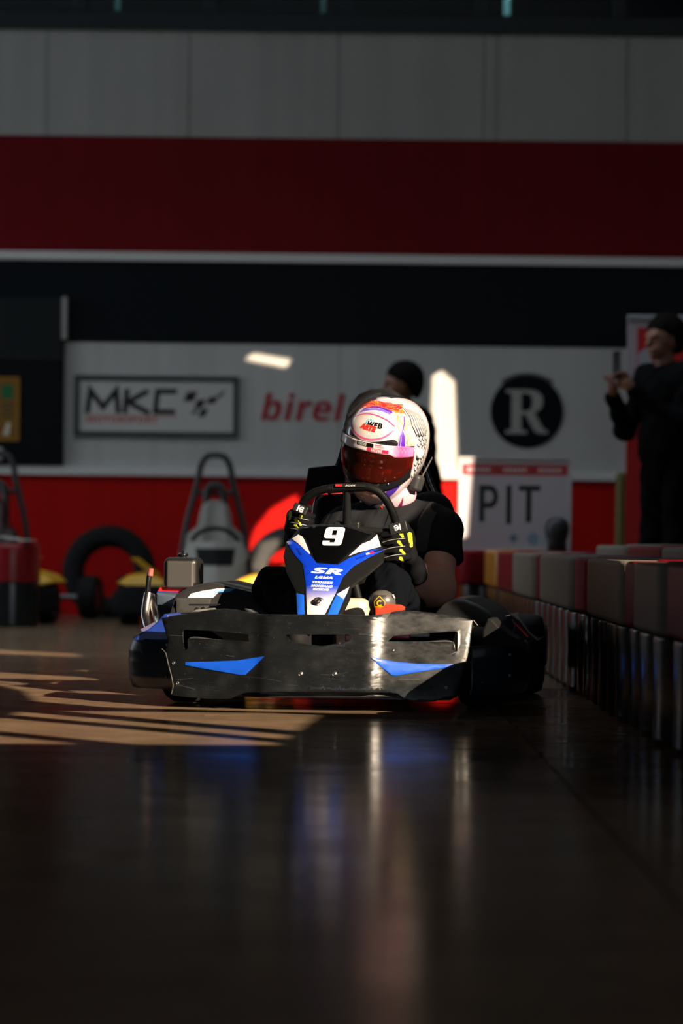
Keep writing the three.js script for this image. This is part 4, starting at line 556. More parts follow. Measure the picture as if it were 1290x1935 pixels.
{ // shell with the eye port left open
  const n = 180, m = 100, pos = [], uv = [], ix = [], t0 = -66;
  for (let i = 0; i <= n; i++) for (let j = 0; j <= m; j++) { const ph = -180 + 360 * i / n, th = t0 + (90 - t0) * j / m, v = hp(ph, th); pos.push(v.x, v.y, v.z); uv.push((ph + 180) / 360, (th + 90) / 180); }
  for (let i = 0; i < n; i++) for (let j = 0; j < m; j++) { const ph = -179 + 2 * i, th = t0 + (90 - t0) * (j + 0.5) / m; if (ph > -62 && ph < 46 && th < portTop(ph) - 2 && th > portBot(ph) + 3) continue; const a = i * (m + 1) + j, b = a + m + 1; ix.push(a, b, b + 1, a, b + 1, a + 1); }
  const g = new THREE.BufferGeometry(); g.setAttribute('position', new THREE.Float32BufferAttribute(pos, 3)); g.setAttribute('uv', new THREE.Float32BufferAttribute(uv, 2)); g.setIndex(ix); g.computeVertexNormals();
  const nr = g.attributes.normal; for (let j = 0; j <= m; j++) { const a = j, b = n * (m + 1) + j, v = V(nr.getX(a) + nr.getX(b), nr.getY(a) + nr.getY(b), nr.getZ(a) + nr.getZ(b)).normalize(); nr.setXYZ(a, v.x, v.y, v.z); nr.setXYZ(b, v.x, v.y, v.z); }
  obj('shell', g, mat('#ffffff', 0.32, { map: helmetPrint, clearcoat: 0.8, clearcoatRoughness: 0.06 }), helmet, 'white shell painted in pink, purple and orange');
}
const hm = (c, r, o) => mat(c, r, o);
obj('lining', patchG(-75, 75, (p) => portBot(p) - 2, (p) => portTop(p) + 2, -0.075, 0.006), blackMatte, helmet);
obj('port_gasket', patchG(-72, 56, (p) => portBot(p) - 8, (p) => portBot(p) + 4, 0.003, 0.008, 70, 6), hm([0.01, 0.01, 0.012], 0.2, { clearcoat: 0.5 }), helmet);
obj('port_gasket', patchG(-72, 56, (p) => portTop(p) - 3, (p) => portTop(p) + 5, 0.003, 0.008, 70, 6), hm([0.01, 0.01, 0.012], 0.2), helmet);
const visor = obj('visor', patchG(-74, 55, (p) => portBot(p) + 5 * sstep(p, 40, 55), (p) => portTop(p) + 3 - 4 * sstep(p, 44, 55), 0.008, 0.0022, 80, 18), new THREE.MeshPhysicalMaterial({ color: new THREE.Color().setRGB(0.5, 0.07, 0.04), transmission: 0.94, thickness: 0, roughness: 0.05, ior: 1.75 }), helmet, 'red mirrored visor');
const stripT = canvasTex(1024, 64, (g, w, h) => { const gr = g.createLinearGradient(0, 0, w, 0); gr.addColorStop(0, '#7a2a58'); gr.addColorStop(0.12, '#b890a8'); gr.addColorStop(0.22, '#f0e6e4'); gr.addColorStop(0.7, '#f3ecea'); gr.addColorStop(0.82, '#e0569a'); gr.addColorStop(1, '#e894c4'); g.fillStyle = gr; g.fillRect(0, 0, w, h);
  g.fillStyle = '#151516'; g.fillRect(30, 8, 70, 40); const tr = (s, x, y, px, c) => { g.save(); g.translate(x, y); g.scale(0.9, 1); g.font = 'italic bold ' + px + 'px sans-serif'; g.fillStyle = c; g.fillText(s, 0, 0); g.restore(); };
  g.fillStyle = '#101010'; g.fillRect(440, 4, 156, 29); tr('PRIME', 450, 29, 30, '#f0f0f0'); g.fillStyle = '#dd2a55'; g.fillRect(540, 34, 190, 27); tr('RACING', 574, 58, 29, '#fff2f2'); g.fillStyle = '#c02040'; g.fillRect(604, 6, 60, 6); tr('F.MENDES', 610, 28, 18, '#c03a5a');
  g.strokeStyle = '#d49ab4'; g.lineWidth = 3; for (let i = 0; i < 5; i++) { g.beginPath(); g.moveTo(780 + i * 34, 52); g.lineTo(802 + i * 34, 20); g.lineTo(820 + i * 34, 44); g.stroke(); } });
{ const g = patchG(-72, 53, (p) => portTop(p) - 5 - 2.5 * sstep(p, 22, 28), (p) => portTop(p) + 5 - 1.5 * sstep(p, 40, 53), 0.0098, 0.0028, 90, 6), u = g.attributes.uv; for (let i = 0; i < u.count; i++) u.setXY(i, (u.getX(i) + 72) / 130, clamp((u.getY(i) - portTop(u.getX(i)) + 5) / 10, 0, 1)); obj('visor_strip', g, hm('#ffffff', 0.3, { map: stripT, clearcoat: 0.5 }), visor, 'white visor strip with lettering'); }
for (const s of [-1, 1]) { const c = hp(s * 68, 0, 0.006), g = lathe([[0, 0.006], [0.012, 0.006], [0.017, 0.003], [0.018, -0.004]], 28); g.rotateX(PI / 2); obj('visor_pivot', mv(g, c.x, c.y, c.z, 0, s * 68 * D), hm(s > 0 ? [0.6, 0.62, 0.62] : [0.012, 0.012, 0.014], 0.3), helmet); }
obj('visor_latch', mv(box(0.018, 0.014, 0.012, 0, 0, 0, 0.004), ...hp(4, -27, 0.01).toArray(), 0.4), blackGloss, helmet);
obj('chin_vent', patchG(-14, 14, -33, -27, 0.004, 0.006, 24, 5), hm([0.012, 0.012, 0.014], 0.25), helmet);
for (const [a, t] of [[20, -23.5], [31, -21.5], [24, -26]]) obj('trim_stud', mv(new THREE.SphereGeometry(0.0032, 10, 8), ...hp(a, t, 0.005).toArray()), chrome, helmet);
obj('rim_seal', (() => { const l = []; for (let i = 0; i < 72; i++) l.push(hp(i * 5, -65)); return tube(l, 0.006, true, 144, 10); })(), hm([0.02, 0.018, 0.02], 0.5), helmet);
obj('rear_spoiler', patchG(-118, -62, 30, 72, 0.012, 0.014, 40, 16), hm([0.012, 0.012, 0.014], 0.35), helmet, 'black rear spoiler');
{ // radio unit with a short aerial on the left cheek
  const r = helmet.getObjectByName('shell'), c = hp(76, -36, 0.018), rb = obj('radio_unit', mv(box(0.05, 0.058, 0.034, 0, 0, 0, 0.014), c.x, c.y, c.z, 0, 74 * D, -0.35), hm([0.03, 0.03, 0.032], 0.55), helmet, 'black radio unit');
  obj('aerial', rod(hp(84, -34, 0.02), hp(90, -8, 0.03), 0.0028, 0.0018, 8), greyPl, rb);
  for (const [a, t] of [[72, -39], [84, -43]]) obj('knob', mv(new THREE.SphereGeometry(0.0055, 12, 8), ...hp(a, t, 0.026).toArray()), steelMat, rb);
  obj('microphone', mv(new THREE.SphereGeometry(0.019, 16, 12).scale(1, 0.8, 0.8), ...hp(12, -56, 0.0).toArray()), blackMatte, helmet);
}

// ---------------------------------------------------------------- barriers along the right
const capRed = mat([0.2, 0.005, 0.012], 0.5, { specularIntensity: 0.2, map: wallDirt }), capWhite = mat([0.2, 0.175, 0.14], 0.55, { specularIntensity: 0.2, map: wallDirt }), capYellow = mat([0.4, 0.16, 0.01], 0.4), skirtMat = mat([0.011, 0.010, 0.009], 0.24, { specularIntensity: 0.9, clearcoat: 0.3, clearcoatRoughness: 0.15, bumpMap: scuffBump, bumpScale: 0.0003 });
const BH = 0.475, BM = 0.288;
function barrier(x, z0, z1, wdt, m, label, group, h = BH, turn = 0) { // a unit of the crash barrier; face at x (or -z side), from z0 back to z1
  const t = thing('barrier_unit', label, 'barrier', [x + wdt / 2, 0, (z0 + z1) / 2], turn, group), len = abs(z0 - z1) - 0.012, r = min(0.055, len * 0.3);
  const plan = (w, l, rr) => { const s = new THREE.Shape(), a = w / 2, b = l / 2; s.moveTo(-a + rr, -b); s.lineTo(a - rr, -b); s.absarc(a - rr, -b + rr, rr, -PI / 2, 0); s.lineTo(a, b - rr); s.absarc(a - rr, b - rr, rr, 0, PI / 2); s.lineTo(-a + rr, b); s.absarc(-a + rr, b - rr, rr, PI / 2, PI); s.lineTo(-a, -b + rr); s.absarc(-a + rr, -b + rr, rr, PI, 1.5 * PI); return s; };
  const up = (w, l, y0, y1, b, rr) => { const g = new THREE.ExtrudeGeometry(plan(w - 2 * b, l - 2 * b, rr), { depth: y1 - y0 - 2 * b, curveSegments: 10, bevelEnabled: true, bevelThickness: b, bevelSize: b, bevelSegments: 4 }); g.rotateX(-PI / 2); g.translate(0, y0 + b, 0); return crease(g, 50); };
  const cap = obj('cap', uvXY(up(wdt, len, BM, h, 0.016, r), 0, 0, 1, 1), m, t, m === capRed ? 'red upper block' : m === capYellow ? 'yellow upper block' : 'white upper block');
  const nd = max(1, Math.round(len / 0.31)), dr = min(0.16, len / nd * 0.5 - 0.003, wdt / 2 - 0.006), cols = max(1, Math.round(wdt / (2 * dr + 0.004)));   // drums that carry the block
  for (let i = 0; i < nd; i++) for (let j = 0; j < min(cols, 2); j++) { const dg = lathe([[0, BM - 0.001], [dr - 0.006, BM - 0.001], [dr, BM - 0.012], [dr - 0.002, BM * 0.6], [dr, 0.02], [dr - 0.012, 0], [0, 0]], 40); dg.rotateY((i * 2 + j) * 0.9); dg.translate(j ? wdt / 2 - 0.006 - dr : -wdt / 2 + 0.006 + dr, 0, -len / 2 + len / nd * (i + 0.5)); obj('drum', dg, skirtMat, t, 'black drum under the block'); }
  const lid = obj('lid_recess', lathe([[0, 0.001], [min(len, wdt) * 0.26, 0.001], [min(len, wdt) * 0.3, 0.006], [min(len, wdt) * 0.33, 0.001], [min(len, wdt) * 0.33, -0.002]], 36).translate(0, h, 0), m, cap);
  return t;
}
const edgePx = [2000, 1252, 1196, 1177, 1108, 1083, 1019, 1011, 968, 938, 916]; // block joints along the front face
const faceX = (d) => 0.035 + (-35 + 4650 / d) * d * 1.8e-4, depthOf = (px) => 4844 / (px - 610);
const rowCols = [capRed, capWhite, capRed, capWhite, capRed, capWhite, capRed, capWhite, capRed, capYellow];
const rowLab = ['red block nearest the camera on the right', 'white block between the two red blocks nearest the camera', 'narrow red block third in the front row from the camera', 'long white block beside the rear corner of the go-kart', 'red block fifth in the front row from the camera', 'longest white block, sixth in the front row from the camera', 'thin dark red block, seventh in the front row', 'white block eighth in the front row, far along', 'dark red block next to last in the front row', 'yellow block at the far end of the front row'];
for (let i = 0; i < 10; i++) { const d0 = i ? depthOf(edgePx[i]) : 5.9, d1 = depthOf(edgePx[i + 1]); barrier(faceX((d0 + d1) / 2) - (rowCols[i] === capRed ? 0 : 0.006), 9 - d0, 9 - d1, 0.34, rowCols[i], rowLab[i] + ', black drums below', 'front row of crash barrier blocks'); }
const backCols = [capWhite, capRed, capWhite, capRed, capWhite, capRed, capWhite], backD = [6.4, 7.3, 8.1, 8.9, 9.9, 10.8, 12, 13.4], backLab = ['first', 'second', 'third', 'fourth', 'fifth', 'sixth', 'seventh'];
for (let i = 0; i < 7; i++) barrier(faceX(backD[i]) + 0.36, 9 - backD[i], 9 - backD[i + 1], 0.42, backCols[i], (backCols[i] === capRed ? 'red' : 'white') + ' taller block, ' + backLab[i] + ' from the camera in the back row of the barrier', 'back row of crash barrier blocks', 0.512);
// far barrier under the pit sign, and the round post at the left edge
{ const zf = -6.95, xs = [868, 968, 1068, 1180].map((p) => atZ(p, 1030, zf).x), fl = ['left', 'middle', 'right'];
  for (let i = 0; i < 3; i++) { const w = xs[i + 1] - xs[i] - 0.01; barrier(xs[i], zf, zf - 0.4, w, i === 1 ? capWhite : capRed, (i === 1 ? 'dim white block at the centre under the pit sign' : i ? 'dim red block under the right edge of the pit sign' : 'dim red block under the sunlit edge of the pit sign'), 'far cross barrier', 0.47); } }
{ const c = atY(46, 1180, 0), t = thing('round_bollard', 'round red-topped black crash bollard at the left edge of the picture', 'bollard', [c.x - 0.02, 0, -7.9]);
  const cap = obj('cap', lathe([[0, 0.475], [0.13, 0.475], [0.145, 0.468], [0.15, 0.45], [0.15, 0.262], [0.14, 0.25], [0, 0.25]], 48), mat([0.3, 0.008, 0.015], 0.3), t, 'red upper drum'); obj('skirt', lathe([[0, 0.26], [0.142, 0.26], [0.146, 0.25], [0.146, 0.01], [0.138, 0], [0, 0]], 48), mat([0.012, 0.016, 0.018], 0.22), t, 'black lower drum');
  solo('tarpaulin', 'crumpled pale tarpaulin lying on the red-topped bollard', 'tarpaulin', (() => { const g = new THREE.PlaneGeometry(0.34, 0.28, 40, 30); g.rotateX(-PI / 2); const p = g.attributes.position; for (let i = 0; i < p.count; i++) { const x = p.getX(i), z = p.getZ(i); p.setY(i, 0.006 + 0.05 * fbm(x * 14 + 5, z * 14 + 8) * (1 - 2.4 * max(0, x + 0.02)) + max(0, -x) * 0.22); } g.computeVertexNormals(); return g.translate(c.x - 0.07, 0.477, -7.9); })(), mat([0.3, 0.29, 0.25], 0.6, { side: THREE.DoubleSide })); }

// ---------------------------------------------------------------- on the back wall
const boardRect = (x0, y0, x1, y1, z) => { const a = atZ(x0, y0, z), b = atZ(x1, y1, z), c = atZ((x0 + x1) / 2, (y0 + y1) / 2, z); return { x: c.x, y: c.y, w: hypot(b.x - a.x, 0), h: abs(atZ((x0 + x1) / 2, y0, z).y - atZ((x0 + x1) / 2, y1, z).y) }; };
function board(name, label, cat, r, z, tex, th = 0.012, rough = 0.6, parent) { const g = box(r.w, r.h, th, r.x, r.y, z + th / 2, min(0.004, th * 0.4)); uvXY(g, r.x - r.w / 2, r.y - r.h / 2, r.x + r.w / 2, r.y + r.h / 2); return parent ? obj(name, g, mat('#ffffff', rough, { map: tex }), parent, label) : solo(name, label, cat, g, mat('#ffffff', rough, { map: tex })); }
{ const r = boardRect(141, 710, 450, 826, ZW);
  const t = thing('sponsor_sign', 'framed white sponsor sign reading MKC MOTORSPORT with a checkered flag', 'sign', [r.x, r.y - r.h / 2, ZW]);
  const lr = { x: 0, y: r.h / 2, w: r.w, h: r.h };
  const tex = canvasTex(1024, 384, (g, w, h) => { g.fillStyle = '#cfccc6'; g.fillRect(0, 0, w, h); g.strokeStyle = '#14171a'; g.lineWidth = 34; g.lineJoin = 'miter'; const U = 48; const L = (pts) => { g.beginPath(); pts.forEach(([a, b], i) => (i ? g.lineTo(a, b) : g.moveTo(a, b))); g.stroke(); };
    L([[82, 240], [100, 96], [180, 200], [262, 96], [276, 240]]); L([[330, 84], [316, 240]]); L([[462, 96], [334, 166], [470, 236]]); L([[640, 98], [520, 98], [506, 226], [630, 226]]);
    g.fillStyle = '#b3202a'; g.save(); g.translate(72, 298); g.scale(1.36, 1); g.font = 'bold 50px sans-serif'; g.fillText('MOTORSPORT', 0, 0); g.restore(); g.fillRect(70, 252, 570, 6);
    g.fillStyle = '#121518'; const q = (x, y, ww, hh) => { g.beginPath(); g.moveTo(x + 22, y); g.lineTo(x + ww + 22, y - 6); g.lineTo(x + ww, y + hh - 6); g.lineTo(x, y + hh); g.fill(); };
    q(680, 100, 66, 62); q(746, 150, 52, 54); q(770, 206, 46, 52); q(726, 212, 30, 30); q(820, 132, 58, 42); g.beginPath(); g.moveTo(884, 126); g.lineTo(946, 78); g.lineTo(916, 130); g.fill(); });
  board('sign_face', 'white face with dark lettering', 'sign', lr, 0.002, tex, 0.012, 0.6, t);
  const fm = mat([0.05, 0.06, 0.062], 0.5), b = 0.036, out = [[-r.w / 2, 0], [r.w / 2, 0], [r.w / 2, r.h], [-r.w / 2, r.h]], inn = out.map(([x, y]) => [x + (x < 0 ? b : -b), y + (y < 0.01 ? b : -b)]);
  obj('sign_frame', extrude(out, 0.022, 0.004, [inn]), fm, t, 'dark frame'); }
const fontB = await new FontLoader().loadAsync('fonts/droid/droid_sans_bold.typeface.json'), fontS = await new FontLoader().loadAsync('fonts/droid/droid_serif_bold.typeface.json');
function lettering(s, size, depth, font, skew = 0, gx = 1) { const g = new TextGeometry(s, { font, size, depth, curveSegments: 8 }); const p = g.attributes.position; for (let i = 0; i < p.count; i++) p.setX(i, p.getX(i) * gx + p.getY(i) * skew); g.computeBoundingBox(); return g; }
{ const a = atZ(487, 794, ZW), b = atZ(652, 757, ZW), hgt = atZ(487, 745, ZW).y - a.y;
  const t = thing('wall_lettering', 'red slanted wall lettering reading birel with a dark stroke after it', 'lettering', [a.x, a.y, ZW]);
  let x = 0; const tot = b.x - a.x, full = lettering('birel', hgt, 0.006, fontB, 0.2).boundingBox.max.x, gx = tot / full;
  for (const ch of 'birel') { const g = lettering(ch, hgt, 0.006, fontB, 0.2, gx); const adv = fontB.data.glyphs[ch].ha * hgt / fontB.data.resolution * gx; g.translate(x, 0, 0); obj('letter', g, mat([0.42, 0.02, 0.03], 0.5), t); x += adv; }
  const k = (px, py) => { const p = atZ(px, py, ZW); return [p.x - a.x, p.y - a.y]; };
  obj('dark_stroke', extrude([[652, 795], [664, 760], [706, 732], [690, 757]].map((p) => k(...p)), 0.006), mat([0.03, 0.04, 0.06], 0.5), t, 'dark slanted stroke'); }
{ const c = atZ(995, 778, ZW), R = abs(atZ(1064, 778, ZW).x - c.x), t = thing('wall_emblem', 'round dark wall emblem with a pale letter R and an arc above', 'emblem', [c.x, c.y, ZW]);
  obj('disc', new THREE.CylinderGeometry(R, R, 0.006, 64).rotateX(PI / 2).translate(0, 0, 0.004), mat([0.004, 0.007, 0.011], 0.8, { specularIntensity: 0.25 }), t);
  const g = lettering('R', R * 1.22, 0.005, fontS), bb2 = g.boundingBox; g.translate(-(bb2.max.x + bb2.min.x) / 2, -bb2.max.y / 2, 0.006); obj('letter', g, mat([0.42, 0.4, 0.37], 0.6), t, 'pale letter R');
  const arc = []; for (let i = -9; i <= 9; i++) { const s = i / 9 * 0.62; arc.push(V(sin(s) * R * 1.2, cos(s) * R * 1.2 - R * 0.18, 0.004)); } const ag = tube(arc, R * 0.055, false, 60, 8); ag.scale(1, 1, 0.2); obj('arc_mark', ag, mat([0.1, 0.1, 0.11], 0.6), t, 'dark arc'); }
// dark shuttered window, its frame, the notice on it
{ const a = atZ(-60, 565, ZW), b = atZ(118, 565, ZW), yT = b.y, d = structGroup('window_2'), leaf = mat([0.003, 0.005, 0.007], 0.65, { specularIntensity: 0.3 }), grey = mat([0.015, 0.018, 0.02], 0.6, { specularIntensity: 0.3 });
  obj('shutter_leaf', boxAt(a.x - 0.4, b.x, wallY[2] + 0.004, yT - 0.4, ZW + 0.006, ZW + 0.05, 0.004), leaf, d); obj('shutter_head', boxAt(a.x - 0.4, b.x, yT - 0.395, yT, ZW + 0.006, ZW + 0.045, 0.004), grey, d);
  const fj = atZ(128, 600, ZW).x; obj('window_frame', boxAt(b.x + 0.004, fj, yT - 0.27, yT + 0.01, ZW, ZW + 0.06, 0.004), mat([0.36, 0.35, 0.33], 0.45), d); obj('window_frame', boxAt(b.x + 0.004, fj - 0.016, wallY[2] + 0.004, yT - 0.27, ZW, ZW + 0.055, 0.004), leaf, d);
  const r = boardRect(-62, 712, 36, 833, ZW + 0.05), tex = canvasTex(256, 320, (g, w, h) => { g.fillStyle = '#8a5c0a'; g.fillRect(0, 0, w, h); g.strokeStyle = '#a87414'; g.lineWidth = 8; g.strokeRect(6, 6, w - 12, h - 12); g.fillStyle = '#0f6a3a'; g.beginPath(); g.arc(196, 66, 32, 0, 7); g.fill(); g.fillRect(166, 88, 62, 22); g.fillStyle = '#24402a'; for (const y of [130, 150, 172, 192]) g.fillRect(170, y, 58, 8); g.fillRect(30, 60, 90, 80); g.fillStyle = '#d8d2c0'; g.beginPath(); g.moveTo(176, 290); g.lineTo(196, 226); g.lineTo(214, 232); g.lineTo(206, 292); g.fill(); });
  board('safety_notice', 'amber safety notice with green pictograms on the dark shutter', 'notice', r, ZW + 0.05, tex, 0.006);
  const wpos = atZ(3, 858, ZW + 0.05); solo('wall_bracket', 'small pale bracket at the foot of the dark shutter', 'bracket', box(0.05, 0.09, 0.04, wpos.x - 0.015, wpos.y, ZW + 0.07, 0.012), mat([0.5, 0.48, 0.46], 0.5)); }
// tube lamps seen through the mezzanine glass
{ const zs = ZW - 0.5, list = [[957, 12, 0.9, 'brightest tube lamp behind the mezzanine glass, above the letter R emblem'], [610, 9, 0.16, 'dim tube lamp behind the mezzanine glass, middle of three'], [222, 9, 0.22, 'dim tube lamp behind the mezzanine glass, above the sponsor sign']];
  for (const [px, wpx, e, l] of list) { const c = atZ(px, 40, zs), t = thing('tube_lamp', l, 'lamp', [c.x, c.y, zs]), r = wpx * 0.00185; const gm = mat([0.5, 0.6, 0.6], 0.4, { emissive: new THREE.Color().setRGB(0.55 * e, 0.85 * e, 0.85 * e) }); obj('tube', rod(V(0, 0.03, 0), V(0, 0.42, 0), r), gm, t); obj('end_cap', rod(V(0, 0, 0), V(0, 0.03, 0), r * 1.05), steelMat, t); obj('end_cap', rod(V(0, 0.42, 0), V(0, 0.45, 0), r * 1.05), steelMat, t); obj('bracket', boxAt(-0.012, 0.012, 0.44, 5.8 - c.y, -0.012, 0.012), steelMat, t);
    const pl = new THREE.PointLight(new THREE.Color().setRGB(0.65, 1, 1), 0.05 * e); pl.position.set(0, 0.2, r + 0.02); pl.castShadow = true; t.add(pl); } }

// ---------------------------------------------------------------- the pit sign and what stands near it
{ const z = -7.1, r = boardRect(868, 866, 1076, 1016, z), bot = 0.472, top = r.y + r.h / 2;
  const t = thing('pit_sign', 'white board reading PIT with a red header, standing on the far barrier', 'sign', [r.x, bot, z]), lr = { x: 0, y: (top - bot) / 2, w: r.w, h: top - bot };
  const tex = canvasTex(832, 600, (g, w, h) => { g.fillStyle = '#cdc7cf'; g.fillRect(0, 0, w, h); g.fillStyle = '#c23a44'; g.fillRect(20, 40, w - 40, 72); g.fillStyle = '#dccfd4'; g.font = 'bold 46px sans-serif'; for (const x of [60, 330, 590]) { for (let i = 0; i < 6; i++) g.fillRect(x + i * 30, 62, 20, 28); } g.fillStyle = '#a81824'; for (const x of [286, 548]) { g.beginPath(); g.moveTo(x, 58); g.lineTo(x + 22, 76); g.lineTo(x, 94); g.lineTo(x - 22, 76); g.fill(); }
    g.fillStyle = '#14242c'; g.fillRect(150, 176, 40, 240); g.lineWidth = 38; g.strokeStyle = '#14242c'; g.beginPath(); g.moveTo(170, 195); g.lineTo(225, 195); g.bezierCurveTo(290, 195, 290, 308, 225, 308); g.lineTo(170, 308); g.stroke(); g.fillRect(352, 176, 40, 252); g.fillRect(500, 176, 42, 240); g.fillRect(446, 176, 160, 36);
    g.fillStyle = '#3d6c9c'; g.save(); g.translate(410, 520); for (let i = 0; i < 6; i++) { g.rotate(PI / 3); g.fillRect(-6, -34, 12, 30); } g.restore(); g.fillStyle = '#8fa6bd'; g.beginPath(); g.arc(556, 524, 42, 0, 7); g.fill(); g.fillStyle = '#b9c4d2'; g.fillRect(620, 500, 60, 54); });
  board('sign_face', 'white printed face', 'sign', lr, 0, tex, 0.014, 0.5, t);
  obj('sign_edge', extrude([[-r.w / 2 - 0.006, 0], [r.w / 2 + 0.006, 0], [r.w / 2 + 0.006, top - bot + 0.006], [-r.w / 2 - 0.006, top - bot + 0.006]], 0.018, 0.002, [[[-r.w / 2 + 0.006, 0.006], [r.w / 2 - 0.006, 0.006], [r.w / 2 - 0.006, top - bot - 0.006], [-r.w / 2 + 0.006, top - bot - 0.006]]]), mat([0.55, 0.53, 0.53], 0.5), t);
  const c = atZ(1052, 1000, -7.02); solo('canister', 'small dark round-topped canister in front of the lower right of the pit sign', 'canister', lathe([[0, 0.185], [0.03, 0.183], [0.052, 0.17], [0.064, 0.145], [0.066, 0.11], [0.058, 0.075], [0.05, 0.06], [0.052, 0.0], [0, 0]], 32).translate(c.x, 0.47, -7.0), mat([0.02, 0.022, 0.025], 0.5));
  const bz = -8.0, b0 = atZ(1185, 600, bz), b1 = atZ(1345, 600, bz), bt = atZ(1200, 600, bz).y, bn = thing('banner', 'tall red banner with a pale border, behind the man in black', 'banner', [(b0.x + b1.x) / 2, 0, bz]), bw = b1.x - b0.x, bx = canvasTex(512, 1024, (g, w, h) => { g.fillStyle = '#a99ca4'; g.fillRect(0, 0, w, h); g.fillStyle = '#b60d12'; g.fillRect(60, 34, w - 90, h - 50); g.fillStyle = '#a0a0a8'; g.beginPath(); g.moveTo(66, 120); g.lineTo(120, 96); g.lineTo(160, 150); g.lineTo(130, 190); g.lineTo(60, 176); g.fill(); g.fillStyle = '#b60d12'; g.fillRect(0, 330, 60, h - 330); });
  board('banner_cloth', 'printed red cloth', 'banner', { x: 0, y: bt / 2 + 0.02, w: bw, h: bt - 0.04 }, 0, bx, 0.006, 0.7, bn); obj('banner_base', box(bw * 0.8, 0.04, 0.2, 0, 0.02, 0, 0.01), steelMat, bn); obj('banner_rail', box(bw, 0.03, 0.03, 0, bt, 0.003, 0.008), mat([0.3, 0.3, 0.32], 0.4), bn);
  const px0 = atZ(1163, 890, -8.6).x, px1 = atZ(1188, 890, -8.6).x, pt2 = atZ(1175, 893, -8.6).y; const po = thing('padded_post', 'dim olive padded post between the pit sign and the red banner', 'post', [(px0 + px1) / 2, 0, -8.6]); obj('pad', lathe([[0, pt2], [0.03, pt2], [(px1 - px0) / 2, pt2 - 0.03], [(px1 - px0) / 2, 0.06], [0, 0.06]], 28), mat([0.1, 0.085, 0.012], 0.6), po); obj('foot', lathe([[0, 0.06], [0.05, 0.06], [0.1, 0.02], [0.1, 0], [0, 0]], 28), steelMat, po);
}
// ---------------------------------------------------------------- loose tyres and parked karts by the wall
function tyre(px, py, z, r, label, tone) { const c = atZ(px, py, z), w = r * 0.56, t = thing('loose_tyre', label, 'tyre', [c.x, r, z]); t.rotation.x = -0.1;
  obj('carcass', lathe([[r * 0.56, -w * 0.38], [r * 0.66, -w * 0.5], [r * 0.86, -w * 0.5], [r * 0.97, -w * 0.36], [r, -w * 0.2], [r, w * 0.2], [r * 0.97, w * 0.36], [r * 0.86, w * 0.5], [r * 0.66, w * 0.5], [r * 0.56, w * 0.38], [r * 0.6, 0], [r * 0.56, -w * 0.38]], 56).rotateX(PI / 2), mat([tone, tone, tone], 0.8, { specularIntensity: 0.3 }), t);
  for (const s of [0.4, 0, -0.4]) obj('tread_rib', new THREE.TorusGeometry(r * 0.995, 0.006, 8, 56).translate(0, 0, s * w * 0.4), rubber, t); return t; }
tyre(206, 1090, -9.95, 0.295, 'dark upright tyre beside the round red bollard', 0.014); tyre(552, 1090, -9.95, 0.3, 'grey upright tyre in front of the sunlit red wall', 0.07);
